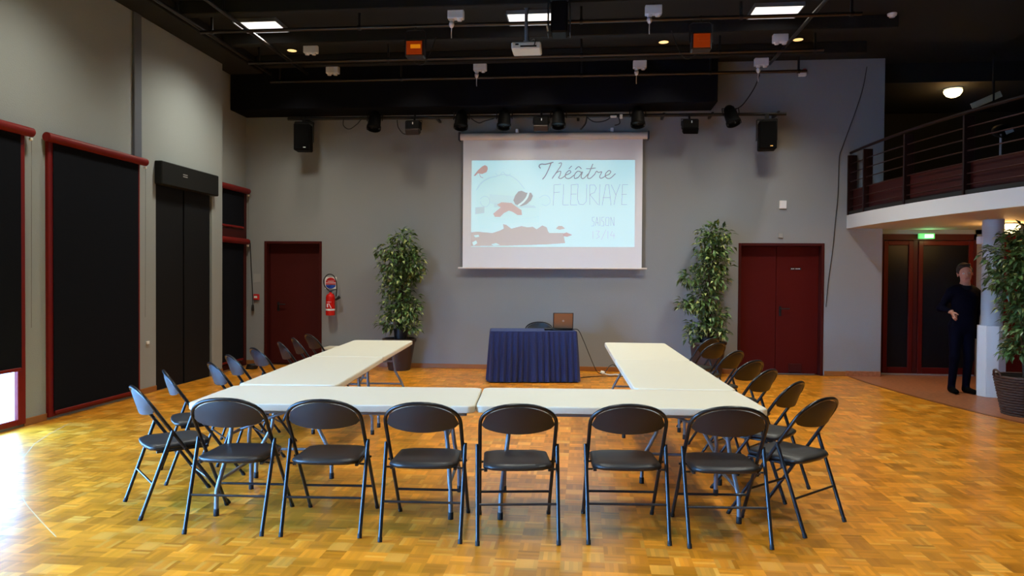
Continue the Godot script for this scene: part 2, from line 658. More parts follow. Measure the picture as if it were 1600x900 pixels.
func block_into(b: Mb, cx: float, cz: float, across: bool, shift: float, sides := true) -> void:
	var s := 0.12
	var w := s / 5.0
	var g := 0.00003
	var base := wood_tone()
	for k in 5:
		b.tint = base.lerp(wood_tone(), 0.5)
		b.tint = Color(b.tint.r * shift, b.tint.g * shift, b.tint.b * shift)
		var a := -s / 2 + k * w + (0.00008 if k == 0 else g)
		var e := -s / 2 + (k + 1) * w - (0.00008 if k == 4 else g)
		var x0 := -s / 2 + 0.00008
		var x1 := s / 2 - 0.00008
		var y0 := rng.randf_range(-0.0001, 0.0)
		var ya := y0 + rng.randf_range(-0.00012, 0.00012)
		var yb := y0 + rng.randf_range(-0.00012, 0.00012)
		var p: Array
		if across:
			p = [Vector3(x0, ya, a), Vector3(x0, yb, e), Vector3(x1, yb, e), Vector3(x1, ya, a)]
		else:
			p = [Vector3(a, ya, x0), Vector3(a, ya, x1), Vector3(e, yb, x1), Vector3(e, yb, x0)]
		for i in 4:
			p[i] += Vector3(cx, 0, cz)
		b.quad(p[0], p[1], p[2], p[3])
		for i in (4 if sides else 0):
			var q0: Vector3 = p[i]
			var q1: Vector3 = p[(i + 1) % 4]
			b.quad(Vector3(q0.x, -0.004, q0.z), Vector3(q1.x, -0.004, q1.z), q1, q0)


func parquet() -> void:
	var floor_: Node3D = get_node("floor")
	var cam: Camera3D = get_node("camera")
	var half := tan(deg_to_rad(43.954 / 2))
	var near := []
	var rest := []
	var rows := 102
	for i in 90:
		for j in rows:
			var x := XL + 0.06 + i * 0.12
			var z := ZB + 0.075 + j * 0.12
			if x > arc_x(z, ARC_R - 0.09) + 0.06:
				continue
			var l := cam.transform.affine_inverse() * Vector3(x, 0, z)
			var sx := l.x / -l.z / (half * 16.0 / 9.0) if l.z < 0 else 9.0
			var sy := l.y / -l.z / half if l.z < 0 else 9.0
			if absf(sx) < 0.985 and sy > -0.97 and sy < 1.0 and z < -3.0:
				near.append([Vector3(x, 0, z).distance_to(cam.position), x, z, (i + j) % 2])
			else:
				rest.append([0, x, z, (i + j) % 2])
	near.sort_custom(func(a, b): return a[0] < b[0])
	var kinds := []
	for k in 24:
		var b := Mb.new()
		block_into(b, 0, 0, k % 2 == 0, rng.randf_range(0.80, 1.2))
		kinds.append(b.mesh())
	for k in 300:
		var q: Array = near[k]
		var o := part("parquet_block", null, M.parquet, floor_, kinds[rng.randi_range(0, 11) * 2 + (0 if q[3] == 1 else 1)])
		o.position = Vector3(q[1], 0, q[2])
	var b := Mb.new()
	for q in near.slice(300) + rest:
		block_into(b, q[1], q[2], q[3] == 1, rng.randf_range(0.80, 1.2), q[0] > 0.0 and q[0] < 5.2)
	part("parquet_field", b, M.parquet, floor_).set_meta("kind", "stuff")
	# a faint pale scratch drawn in a curve on the parquet
	b = Mb.new()
	var path := [Vector2(-5.30, -6.93), Vector2(-5.12, -6.4), Vector2(-4.95, -6.0), Vector2(-4.72, -5.62), Vector2(-4.5, -5.28), Vector2(-4.22, -4.95), Vector2(-3.95, -4.65), Vector2(-3.68, -4.40), Vector2(-3.35, -4.12), Vector2(-3.08, -3.9)]
	for i in path.size() - 1:
		var p: Vector2 = path[i]
		var q: Vector2 = path[i + 1]
		var s := (q - p).orthogonal().normalized() * 0.0028
		if (q - p).cross(s) > 0:
			s = -s
		b.quad(Vector3(p.x - s.x, 0.0006, p.y - s.y), Vector3(q.x - s.x, 0.0006, q.y - s.y), Vector3(q.x + s.x, 0.0006, q.y + s.y), Vector3(p.x + s.x, 0.0006, p.y + s.y))
	part("scratch_mark", b, mat("scratch", rgb(205, 176, 128), 0.5), floor_)


# ------------------------------------------------------------------ windows and blinds on the left wall
func windows() -> void:
	var k := 1
	for w in [[-6.99, -8.55], [-5.13, -6.68], [-3.27, -4.82], [-1.41, -2.96], [0.45, -1.1], [2.31, 0.76]]:
		var o := struct_root("window_%d" % k, ["wide red framed window left of the black doors", "red framed window at the left edge with daylight below its blind", "third red framed window of the left wall from the back", "fourth red framed window of the left wall from the back", "fifth red framed window of the left wall from the back", "red framed window of the left wall farthest from the back"][k - 1], "window")
		k += 1
		var b := Mb.new()
		var zc: float = (w[0] + w[1]) / 2
		b.span(Vector3(XL - 0.012, 0.03, w[0]), Vector3(XL + 0.035, 3.0, w[0] - 0.1), 0.006)
		b.span(Vector3(XL - 0.012, 0.03, w[1] + 0.1), Vector3(XL + 0.035, 3.0, w[1]), 0.006)
		b.span(Vector3(XL - 0.012, 0.03, w[0] - 0.1), Vector3(XL + 0.03, 0.09, w[1] + 0.1), 0.006)
		b.span(Vector3(XL - 0.012, 2.9, w[0] - 0.1), Vector3(XL + 0.02, 3.0, w[1] + 0.1), 0.006)
		part("window_frame", b, M.red_frame, o)
		b = Mb.new()
		b.span(Vector3(XL - 0.010, 0.09, w[0] - 0.1), Vector3(XL - 0.004, 2.9, w[1] + 0.1))
		part("pane", b, M.glass, o)
	# roller blinds: half down, a little open at the foot, fully down
	var i := 0
	for w in [[-3.19, -4.87], [-1.33, -3.01], [0.53, -1.15], [2.39, 0.71]]:
		blind("roller_blind", XL + 0.045, w[0], w[1], 3.02, [1.5, 2.75, 2.75, 1.5][i], "dark roller blind partly lowered over the %s red framed window from the back" % ["third", "fourth", "fifth", "sixth"][i], true)
		i += 1
	blind("roller_blind", XL + 0.045, -5.05, -6.73, 3.02, 0.575, "dark roller blind at the left edge, daylight showing beneath it", true)
	blind("roller_blind", XL + 0.045, -6.93, -8.62, 3.02, 0.055, "wide dark roller blind lowered to the floor, left of the black doors", false)
	# recessed window beside the back wall with two small blinds
	var o := struct_root("window_7", "narrow red framed window in the recess beside the back wall", "window")
	var b := Mb.new()
	b.span(Vector3(-5.80, 0, -10.72), Vector3(-5.76, 3.0, -10.80), 0.005)
	b.span(Vector3(-5.80, 0, -11.68), Vector3(-5.76, 3.0, -11.77), 0.005)
	b.span(Vector3(-5.80, 2.16, -10.8), Vector3(-5.75, 2.32, -11.68), 0.005)
	b.span(Vector3(-5.80, 0.0, -10.8), Vector3(-5.76, 0.08, -11.68), 0.005)
	part("window_frame", b, M.red_dark, o)
	blind("roller_blind", -5.74, -10.74, -11.75, 3.02, 2.33, "upper dark blind of the narrow recessed window by the back wall", false)
	blind("roller_blind", -5.74, -10.74, -11.73, 2.16, 0.1, "lower dark blind of the narrow recessed window by the back wall", false)


func blind(called: String, x: float, z0: float, z1: float, top: float, foot: float, label: String, bar: bool) -> void:
	var o := thing(called, label, "blind", Vector3(x, 0, (z0 + z1) / 2), 0.0, "roller blinds on the left wall")
	var w := absf(z1 - z0)
	var b := Mb.new()
	b.tube([Vector3(0.02, top - 0.045, -w / 2), Vector3(0.02, top - 0.045, w / 2)], 0.048, 14)
	part("cassette", b, M.red_frame, o)
	b = Mb.new()
	b.span(Vector3(-0.003, foot + 0.03, -w / 2 + 0.12), Vector3(0.003, top - 0.05, w / 2 - 0.12))
	part("blind_cloth", b, M.blind_cloth, o)
	b = Mb.new()
	b.span(Vector3(-0.012, foot, -w / 2 + 0.13), Vector3(0.012, foot + 0.035, w / 2 - 0.13), 0.006)
	part("bottom_bar", b, M.red_frame, o)
	b = Mb.new()
	b.box(Vector3(0.03, top - 0.115, -w / 2 + 0.02), Vector3(0.03, 0.03, 0.03), 0.006)
	part("bracket", b, M.plug_white, o)
	b = Mb.new()
	b.tube([Vector3(0.035, top - 0.12, -w / 2 + 0.02), Vector3(0.03, maxf(foot, 1.0), -w / 2 + 0.025)], 0.0015, 5)
	part("pull_cord", b, M.cable_black if not bar else M.red_dark, o)


# ------------------------------------------------------------------ doors
func doors() -> void:
	# black double door in the left wall
	var o := struct_root("door_1", "tall black double door with projecting header in the left wall", "door")
	var b := Mb.new()
	b.span(Vector3(XL - 0.06, 0, -8.95), Vector3(XL - 0.02, 2.78, -9.62), 0.004)
	part("door_leaf", b, M.door_black, o)
	b = Mb.new()
	b.span(Vector3(XL - 0.06, 0, -9.64), Vector3(XL - 0.01, 2.78, -10.33), 0.004)
	part("door_leaf", b, M.door_black, o)
	b = Mb.new()
	b.span(Vector3(XL - 0.10, 0, -8.94), Vector3(XL - 0.07, 2.8, -10.38))
	part("backing", b, M.black_gap, o)
	b = Mb.new()
	b.span(Vector3(XL - 0.04, 2.74, -8.92), Vector3(XL + 0.10, 3.05, -10.4), 0.012)
	var hd := part("header", b, mat("header_black", rgb(24, 24, 23), 0.65, 0.0, 0.3), o)
	b = Mb.new()
	for dy in [0.0, 0.028]:
		b.span(Vector3(XL + 0.101, 2.90 + dy, -9.42), Vector3(XL + 0.103, 2.912 + dy, -9.53))
	part("label_plate", b, M.paper_gray, hd)
	# dark red door on the left of the back wall
	o = struct_root("door_2", "dark red single door left of the fire extinguisher", "door")
	door_frame(o, -5.469, -4.444, 2.13)
	b = Mb.new()
	b.span(Vector3(-5.42, 0.01, ZB - 0.13), Vector3(-4.493, 2.085, ZB - 0.17), 0.004)
	part("door_leaf", b, M.red_dark, o)
	handle(o, Vector3(-5.27, 1.03, ZB - 0.13), 1.0)
	# red double door on the right
	o = struct_root("door_3", "red double door with black handle on the right of the back wall", "door")
	door_frame(o, 2.493, 3.83, 2.116)
	for s in [[2.54, 3.118], [3.124, 3.785]]:
		b = Mb.new()
		b.span(Vector3(s[0], 0.012, ZB - 0.13), Vector3(s[1], 2.07, ZB - 0.17), 0.004)
		part("door_leaf", b, M.red_door, o)
	handle(o, Vector3(3.19, 1.05, ZB - 0.13), 1.0)
	b = Mb.new()
	b.span(Vector3(3.34, 1.69, ZB - 0.13), Vector3(3.51, 1.725, ZB - 0.124), 0.002)
	var pl := part("name_plate", b, M.cable_black, o)
	b = Mb.new()
	for i in 11:
		if i != 4:
			b.span(Vector3(3.355 + i * 0.0128, 1.702, ZB - 0.124), Vector3(3.363 + i * 0.0128, 1.714, ZB - 0.1225))
	part("lettering", b, M.label_white, pl)
	b = Mb.new()
	b.span(Vector3(3.33, 0.03, ZB - 0.13), Vector3(3.53, 0.17, ZB - 0.10), 0.006)
	part("floor_stop", b, M.red_dark, o)
	b = Mb.new()
	b.span(Vector3(2.6, 0.0, ZB - 0.10), Vector3(3.74, 0.012, ZB - 0.125))
	part("threshold", b, M.alu, o)
	# glazed double door beneath the balcony
	o = struct_root("door_4", "dark red glazed double door beneath the balcony", "door")
	var zf := -12.09
	b = Mb.new()
	b.span(Vector3(4.80, 0.0, zf), Vector3(4.835, 2.28, zf - 0.08), 0.004)
	b.span(Vector3(5.30, 0.0, zf - 0.01), Vector3(5.37, 2.18, zf - 0.08), 0.004)
	b.span(Vector3(6.21, 0.0, zf), Vector3(6.26, 2.28, zf - 0.08), 0.004)
	b.span(Vector3(4.80, 2.18, zf), Vector3(6.26, 2.28, zf - 0.08), 0.004)
	part("door_frame", b, M.red_dark, o)
	for s in [[4.838, 5.295], [5.375, 6.205]]:
		b = Mb.new()
		var f := 0.07
		b.span(Vector3(s[0], 0.03, zf + 0.01), Vector3(s[0] + f, 2.17, zf - 0.04), 0.005)
		b.span(Vector3(s[1] - f, 0.03, zf + 0.01), Vector3(s[1], 2.17, zf - 0.04), 0.005)
		b.span(Vector3(s[0] + f, 0.03, zf + 0.01), Vector3(s[1] - f, 0.13, zf - 0.04), 0.005)
		b.span(Vector3(s[0] + f, 2.10, zf + 0.01), Vector3(s[1] - f, 2.17, zf - 0.04), 0.005)
		var leaf := part("door_leaf", b, M.red_door, o)
		b = Mb.new()
		b.span(Vector3(s[0] + f, 0.13, zf - 0.015), Vector3(s[1] - f, 2.10, zf - 0.03))
		part("pane", b, M.dark_glass, leaf)
	b = Mb.new()
	b.span(Vector3(4.82, 0.004, zf + 0.02), Vector3(6.24, 0.028, zf - 0.05), 0.003)
	part("threshold", b, M.alu, o)
	# red door further right, mostly behind the plant
	o = struct_root("door_5", "dark red door on the far right behind the basket plant", "door")
	b = Mb.new()
	b.span(Vector3(6.50, 0.0, zf), Vector3(6.6, 2.28, zf - 0.08), 0.004)
	b.span(Vector3(7.3, 0.0, zf), Vector3(7.4, 2.28, zf - 0.08), 0.004)
	b.span(Vector3(6.6, 2.18, zf), Vector3(7.3, 2.28, zf - 0.08), 0.004)
	part("door_frame", b, M.red_frame, o)
	b = Mb.new()
	b.span(Vector3(6.6, 0.01, zf - 0.02), Vector3(7.3, 2.18, zf - 0.07), 0.004)
	part("door_leaf", b, M.red_door, o)


func door_frame(o: Node3D, x0: float, x1: float, h: float) -> void:
	var b := Mb.new()
	b.span(Vector3(x0, 0, ZB + 0.008), Vector3(x0 + 0.045, h, ZB - 0.2), 0.004)
	b.span(Vector3(x1 - 0.045, 0, ZB + 0.008), Vector3(x1, h, ZB - 0.2), 0.004)
	b.span(Vector3(x0 + 0.045, h - 0.045, ZB + 0.008), Vector3(x1 - 0.045, h, ZB - 0.2), 0.004)
	part("door_frame", b, M.red_dark, o)


func handle(o: Node3D, at: Vector3, dir: float) -> void:
	var b := Mb.new()
	b.span(at + Vector3(-0.02, -0.11, 0), at + Vector3(0.02, 0.05, 0.006), 0.003)
	b.tube([at + Vector3(0, 0.01, 0), at + Vector3(0, 0.01, 0.05), at + Vector3(0.02 * dir, 0.01, 0.055), at + Vector3(0.14 * dir, 0.01, 0.05)], 0.009, 8)
	b.cyl(at + Vector3(0, -0.07, 0), at + Vector3(0, -0.07, 0.012), 0.011)
	part("door_handle", b, M.cable_black, o)


# ------------------------------------------------------------------ under the ceiling
func ceiling_gear() -> void:
	# glowing ceiling panels
	var names := ["left", "middle", "right"]
	var proto: Node3D
	for z in [-9.56, -6.5, -3.4, -0.3]:
		for i in 3:
			var x: float = [-4.47, -0.72, 2.44][i]
			var label: String = "square glowing ceiling panel on the %s of the row farthest from the camera" % names[i] if z < -9 else "glowing ceiling panel on the %s of the %s row above the seats" % [names[i], "second" if z < -5 else "third" if z < -2 else "fourth"]
			if proto == null:
				proto = thing("ceiling_light", label, "ceiling light", Vector3(x, CEIL, z), 0.0, "square ceiling lights")
				var b := Mb.new()
				b.span(Vector3(-0.31, -0.05, -0.225), Vector3(-0.295, 0, 0.225))
				b.span(Vector3(0.295, -0.05, -0.225), Vector3(0.31, 0, 0.225))
				b.span(Vector3(-0.295, -0.05, -0.225), Vector3(0.295, 0, -0.21))
				b.span(Vector3(-0.295, -0.05, 0.21), Vector3(0.295, 0, 0.225))
				part("frame", b, M.alu, proto)
				b = Mb.new()
				b.span(Vector3(-0.295, -0.042, -0.21), Vector3(0.295, 0, 0.21))
				part("diffuser", b, M.panel_glow, proto)
			else:
				copy(proto, "ceiling_light", label, Vector3(x, CEIL, z))
	# pipes across the room and along it
	var k := 0
	for z in [-7.75, -9.03, -10.40, -11.16]:
		var o := thing("lighting_pipe", ["dark pipe across the ceiling nearest the camera", "dark pipe across the room just in front of the lit ceiling panels", "second dark ceiling pipe from the back wall", "dark ceiling pipe closest to the back wall, above the pelmet"][k], "pipe", Vector3(0, 4.75 if z > -11 else 4.67, z), 0.0, "pipes across the ceiling")
		k += 1
		var b := Mb.new()
		b.tube([Vector3(-5.06, 0, 0), Vector3(3.32, 0, 0)], 0.024, 10)
		part("tube", b, M.pipe_dark, o)
		for x in [-4.9, -2.9, -0.05, 1.9, 3.2]:
			b = Mb.new()
			b.box(Vector3(x, 0.13 if z > -11 else 0.17, 0), Vector3(0.03, 0.28 if z > -11 else 0.36, 0.03), 0.004)
			b.tube([Vector3(x - 0.02, 0, 0), Vector3(x + 0.02, 0, 0)], 0.034, 10)
			part("hanger", b, M.steel_black, o)
	k = 0
	for x in [-5.06, -4.46, 2.79]:
		var o := thing("long_pipe", ["dark pipe running beside the left wall under the ceiling", "pipe running front to back past the left ceiling panel, catching its light", "pipe running front to back past the right ceiling panel, catching its light"][k], "pipe", Vector3(x, 4.80, -5.5), 0.0, "pipes along the room")
		k += 1
		var b := Mb.new()
		b.tube([Vector3(0, 0, 5.5), Vector3(0, 0, -5.7)], 0.024, 10)
		part("tube", b, M.pipe_dark, o)
		for z in [4.0, 0.0, -3.0, -5.6]:
			b = Mb.new()
			b.box(Vector3(0, 0.12, z), Vector3(0.025, 0.24, 0.025), 0.004)
			part("hanger", b, M.steel_black, o)
	# small warm downlights
	for q in [[-4.508, -10.7, "at the left end of"], [-2.66, -10.72, "behind the left orange flood lamp on"], [-0.77, -10.73, "behind the projector on"], [1.154, -10.74, "right of the projector on"], [3.08, -10.78, "at the right end of"]]:
		var o := thing("downlight", "small round warm downlight %s the rear ceiling" % q[2], "downlight", Vector3(q[0], CEIL, q[1]), 0.0, "round downlights")
		var b := Mb.new()
		b.lathe(Vector3.ZERO, [Vector2(0.068, -0.0), Vector2(0.066, -0.012), Vector2(0.088, -0.012), Vector2(0.09, 0.0)], 20)
		part("ring", b, M.steel_black, o)
		b = Mb.new()
		b.lathe(Vector3.ZERO, [Vector2(0.0, -0.014), Vector2(0.07, -0.012), Vector2(0.07, 0.0)], 20)
		part("lamp_glass", b, M.downlight_glow, o)
		spot_light("downlight_beam", Vector3(q[0], CEIL - 0.03, q[1]), 2.5, Color(1, 0.93, 0.82), 50.0, 0.1)
	# white twin socket boxes above the pipes
	var sp: Node3D
	for q in [[-4.05, -11.30, "far left socket box above the pipe nearest the back wall", 0], [-1.65, -11.32, "socket box above the rear pipe, left of the projector", 1], [0.85, -11.36, "socket box above the rear pipe, right of the projector", 1], [2.69, -11.37, "socket box at the right end of the rear pipe with a cable below", 1], [-4.0, -10.24, "socket box near the left downlight", 0], [2.68, -10.28, "socket box below the right ceiling panel", 0], [-1.63, -9.04, "socket box beside the front pipe, left of the projector", 1], [0.84, -9.08, "socket box beside the front pipe, right of the projector", 1]]:
		var at := Vector3(q[0], 4.86, q[1] + 0.06) if q[1] > -11 else Vector3(q[0] * 0.986, 4.815, q[1] * 0.986 + 0.06)
		var o := thing("socket_box", "white twin " + q[2], "socket box", at, 0.0, "white socket boxes under the ceiling")
		var b := Mb.new()
		b.box(Vector3(0, 0.0, 0), Vector3(0.205, 0.115, 0.09), 0.008)
		part("housing", b, M.device_gray, o)
		for s in [-0.05, 0.05]:
			b = Mb.new()
			b.lathe(Vector3(s, -0.058, 0.015), [Vector2(0.0, -0.03), Vector2(0.03, -0.026), Vector2(0.036, 0.0)], 12)
			part("socket", b, M.device_gray, o)
		b = Mb.new()
		b.box(Vector3(0, 0.115, 0), Vector3(0.05, 0.12, 0.03), 0.004)
		part("bracket", b, M.steel_black, o)
		if q[3] == 1:
			b = Mb.new()
			b.lathe(Vector3(-0.05, -0.135, 0.03), [Vector2(0.0, -0.045), Vector2(0.02, -0.03), Vector2(0.034, 0.0), Vector2(0.03, 0.03), Vector2(0.0, 0.045)], 12)
			part("plug", b, M.device_gray, o)
			b = Mb.new()
			b.tube([Vector3(-0.05, -0.17, 0.03), Vector3(-0.052, -0.25, 0.03), Vector3(-0.05, -0.3, 0.025)], 0.006, 6)
			part("lead", b, M.plug_white, o)
	# two floods on the front pipe; emission imitates reflections in their orange gels
	for q in [[-2.16, "left flood lamp with a bright reflection on its orange glass hung from the front pipe", 1], [1.42, "right flood lamp with a bright reflection on its orange glass hung from the front pipe", 0]]:
		var o := thing("flood_lamp", q[1], "stage light", Vector3(q[0], 4.75, -9.0), 0.0, "orange flood lamps")
		var b := Mb.new()
		b.box(Vector3(0, -0.30, -0.03), Vector3(0.24, 0.21, 0.16), 0.012)
		part("housing", b, M.flood_brown, o)
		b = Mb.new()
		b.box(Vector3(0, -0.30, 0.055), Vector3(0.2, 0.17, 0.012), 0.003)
		var gl := part("lamp_glass", b, M.gel_reflection, o)
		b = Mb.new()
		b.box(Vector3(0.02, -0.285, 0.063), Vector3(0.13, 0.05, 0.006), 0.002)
		part("gel_highlight", b, M.gel_reflection_core if q[2] == 1 else M.gel_reflection, gl)
		b = Mb.new()
		b.tube([Vector3(-0.135, -0.30, -0.03), Vector3(-0.135, -0.08, -0.03), Vector3(-0.1, -0.05, -0.03), Vector3(0.1, -0.05, -0.03), Vector3(0.135, -0.08, -0.03), Vector3(0.135, -0.30, -0.03)], 0.009, 6)
		b.tube([Vector3(0, -0.05, -0.03), Vector3(0, 0.03, -0.03)], 0.016, 8)
		part("yoke", b, M.steel_black, o)
		b = Mb.new()
		var pts := []
		for i in 13:
			var t := i / 12.0
			pts.append(Vector3(-0.05 + 0.3 * t * q[2] - 0.3 * t * (1 - q[2]), -0.42 - 0.18 * sin(PI * t) + 0.3 * t, -0.1))
		b.tube(pts, 0.005, 5)
		part("lead", b, M.cable_black, o)
	# ceiling projector on its pole
	var o := thing("projector", "white video projector hanging upside down from a ceiling pole", "projector", Vector3(-0.715, 4.37, -8.85))
	var b := Mb.new()
	b.box(Vector3.ZERO, Vector3(0.36, 0.09, 0.29), 0.014)
	part("housing", b, M.projector_body, o)
	b = Mb.new()
	b.box(Vector3(0.03, -0.012, 0.146), Vector3(0.2, 0.018, 0.004), 0.001)
	b.box(Vector3(-0.11, 0.012, 0.146), Vector3(0.04, 0.02, 0.004), 0.001)
	part("connector_panel", b, M.speaker_black, o)
	b = Mb.new()
	b.lathe(Vector3(0.09, 0, -0.145), [Vector2(0.0, 0.02), Vector2(0.035, 0.018), Vector2(0.04, 0.0)], 14, Basis(Vector3.RIGHT, -PI / 2))
	part("lens", b, M.dark_glass, o)
	b = Mb.new()
	b.tube([Vector3(-0.01, 0.04, 0), Vector3(-0.01, 0.65, 0)], 0.021, 12)
	b.box(Vector3(-0.01, 0.055, 0), Vector3(0.1, 0.02, 0.1), 0.004)
	b.tube([Vector3(-0.01, 0.07, 0), Vector3(-0.01, 0.1, 0)], 0.034, 12)
	b.tube([Vector3(-0.01, 0.5, 0), Vector3(-0.01, 0.54, 0)], 0.03, 12)
	part("pole", b, M.alu, o)
	b = Mb.new()
	b.tube([Vector3(0.1, -0.01, 0.15), Vector3(0.12, 0.05, 0.17), Vector3(0.09, 0.085, 0.1), Vector3(0.03, 0.08, 0.02), Vector3(0.022, 0.2, 0.02), Vector3(0.0, 0.35, 0.026), Vector3(0.02, 0.5, 0.025), Vector3(0.015, 0.65, 0.02)], 0.006, 6)
	part("lead", b, M.cable_black, o)
	# black stage device beside it
	o = thing("moving_light", "black box-shaped stage lamp hanging right beside the projector pole", "stage light", Vector3(-0.33, 4.67, -8.72))
	b = Mb.new()
	b.box(Vector3(0.02, 0, 0), Vector3(0.2, 0.38, 0.26), 0.02)
	part("housing", b, M.speaker_black, o)
	b = Mb.new()
	b.box(Vector3(-0.115, -0.02, 0.03), Vector3(0.012, 0.36, 0.2), 0.003)
	b.box(Vector3(0.15, -0.02, 0.03), Vector3(0.012, 0.36, 0.2), 0.003)
	part("yoke", b, M.steel_black, o)
	b = Mb.new()
	b.box(Vector3(0.02, 0.235, 0), Vector3(0.22, 0.07, 0.2), 0.01)
	b.tube([Vector3(0.02, 0.26, -0.02), Vector3(0.02, 0.36, -0.02)], 0.02, 8)
	part("mount", b, M.conduit_gray, o)
	b = Mb.new()
	b.box(Vector3(-0.118, -0.15, 0.14), Vector3(0.02, 0.07, 0.01), 0.002, Basis(Vector3.BACK, 0.2))
	part("barn_door_glint", b, M.board_beige, o)  # beige colour imitates a small orange reflection
	# smoke detector
	o = thing("smoke_detector", "white round smoke detector on the black ceiling at the right", "detector", Vector3(4.0, CEIL, -9.85))
	b = Mb.new()
	b.lathe(Vector3.ZERO, [Vector2(0.0, -0.05), Vector2(0.035, -0.048), Vector2(0.045, -0.03), Vector2(0.055, -0.028), Vector2(0.06, 0.0)], 18)
	part("housing", b, M.device_gray, o)
	# black pelmet box in front of the back wall
	b = Mb.new()
	b.span(Vector3(-5.79, 4.25, -11.25), Vector3(2.035, CEIL - 0.002, ZB + 0.004), 0.01)
	tag(part("pelmet", b, M.pelmet_black), "long black pelmet box hung along the top of the back wall", "pelmet")
	# small red and white emergency unit at the top of the wall
	o = thing("alarm_sounder", "small red and white alarm unit at the top of the back wall", "alarm", Vector3(3.44, 4.80, ZB))
	b = Mb.new()
	b.box(Vector3(0, 0, 0.03), Vector3(0.12, 0.07, 0.06), 0.008)
	part("housing", b, M.device_gray, o)
	b = Mb.new()
	b.box(Vector3(0.03, 0.05, 0.035), Vector3(0.06, 0.06, 0.05), 0.01)
	part("alarm_lens", b, M.sign_red, o)


# ------------------------------------------------------------------ balcony on the right
func balcony() -> void:
	var b := Mb.new()
	var n := 40
	var top := 2.56
	var low := 2.35
	for i in n:
		var z0 := lerpf(ZB, 0.5, float(i) / n)
		var z1 := lerpf(ZB, 0.5, float(i + 1) / n)
		var a := Vector3(arc_x(z0), 0, z0)
		var c := Vector3(arc_x(z1), 0, z1)
		var u := Vector3.UP
		b.quad(a + u * low, c + u * low, c + u * top, a + u * top)
		b.quad(a + u * top, c + u * top, Vector3(9, top, z1), Vector3(9, top, z0))
	var sl := struct("balcony", b, M.white_plaster, "white curved edge of the balcony on the right", "balcony")
	b = Mb.new()
	for i in n:
		var z0 := lerpf(ZB, 0.5, float(i) / n)
		var z1 := lerpf(ZB, 0.5, float(i + 1) / n)
		b.quad(Vector3(arc_x(z0), low, z0), Vector3(9, low, z0), Vector3(9, low, z1), Vector3(arc_x(z1), low, z1))
	b.span(Vector3(4.71, low, ZB), Vector3(9, top, -12.3))
	part("soffit", b, M.soffit, sl)
	b = Mb.new()
	b.span(Vector3(4.45, top - 0.02, ZB - 0.3), Vector3(9.0, top, -14.4))
	b.span(Vector3(4.72, 4.72, -12.13), Vector3(9.0, CEIL, -14.4))
	struct("gallery_recess", b, M.ceiling_black, "dark recess behind the balcony gallery", "recess")
	# railing along the curve
	var o := thing("balcony_railing", "dark red curved balcony railing with thin horizontal rails and solid lower panels", "railing")
	var zs := [-11.77, -11.2, -10.1, -9.0, -7.9, -6.8, -5.7, -4.6]
	for z in zs:
		b = Mb.new()
		var r := Vector2(ARC.x - arc_x(z), ARC.y - z).normalized()
		b.box(Vector3(arc_x(z) + 0.055, (top + 3.50) / 2, z), Vector3(0.14, 3.50 - top, 0.03), 0.004, Basis(Vector3.UP, -atan2(r.y, r.x)))
		part("post", b, M.rail_red if M.has("rail_red") else mat("rail_red", rgb(30, 11, 9), 0.45, 0.0, 0.35), o)
	for h in [3.54, 3.36, 3.22, 3.08, 2.94, 2.81, 2.68]:
		var pts := []
		for i in 41:
			var z := lerpf(-11.77, -4.5, i / 40.0)
			pts.append(Vector3(arc_x(z) + 0.03, h, z))
		b = Mb.new()
		b.tube(pts, 0.022 if h > 3.5 else 0.008, 8)
		part("handrail" if h > 3.5 else "rail", b, M.rail_red if h > 3.5 else M.rail_steel if M.has("rail_steel") else mat("rail_steel", rgb(70, 42, 38), 0.3, 0.7), o)
	for i in zs.size() - 1:
		b = Mb.new()
		for k in 6:
			var z0: float = lerpf(zs[i] + 0.02, zs[i + 1] - 0.02, k / 6.0)
			var z1: float = lerpf(zs[i] + 0.02, zs[i + 1] - 0.02, (k + 1) / 6.0)
			var p := Vector3(arc_x(z0) + 0.07, 2.62, z0)
			var q := Vector3(arc_x(z1) + 0.07, 2.62, z1)
			var u := Vector3.UP * 0.34
			var d := Vector3(0.008, 0, 0)
			b.quad(p, q, q + u, p + u)
			b.quad(q + d, p + d, p + d + u, q + d + u)
			b.quad(p + u, q + u, q + u + d, p + u + d)
		part("infill_panel", b, M.infill_red if M.has("infill_red") else mat("infill_red", rgb(52, 15, 13), 0.5, 0.0, 0.3), o)
	b = Mb.new()
	for i in 40:
		var z0 := lerpf(-11.8, -4.5, i / 40.0)
		var z1 := lerpf(-11.8, -4.5, (i + 1) / 40.0)
		var p := Vector3(arc_x(z0) + 0.004, top, z0)
		var q := Vector3(arc_x(z1) + 0.004, top, z1)
		var u := Vector3.UP * 0.055
		var d := Vector3(0.02, 0, 0)
		b.quad(p, q, q + u, p + u)
		b.quad(q + d, p + d, p + d + u, q + d + u)
		b.quad(p + u, q + u, q + u + d, p + u + d)
	part("kick_plate", b, M.steel_black, o)
	# column carrying the balcony, cased at its foot
	o = thing("column", "round pale grey column with a white casing round its foot beneath the balcony", "column", Vector3(5.42, 0, -10.08))
	b = Mb.new()
	b.lathe(Vector3.ZERO, [Vector2(0.125, 0.9), Vector2(0.125, 2.35)], 28)
	part("shaft", b, mat("column_gray", rgb(172, 178, 182), 0.6), o)
	b = Mb.new()
	for k in 8:
		var t := TAU * (k + 0.5) / 8
		b.box(Vector3(cos(t) * 0.152, 0.475, sin(t) * 0.152), Vector3(0.012, 0.94, 0.126), 0.003, Basis(Vector3.UP, -t))
	b.lathe(Vector3.ZERO, [Vector2(0.12, 0.925), Vector2(0.15, 0.925), Vector2(0.15, 0.93), Vector2(0.12, 0.93)], 16)
	part("casing", b, mat("casing_white", rgb(214, 214, 210), 0.5), o)
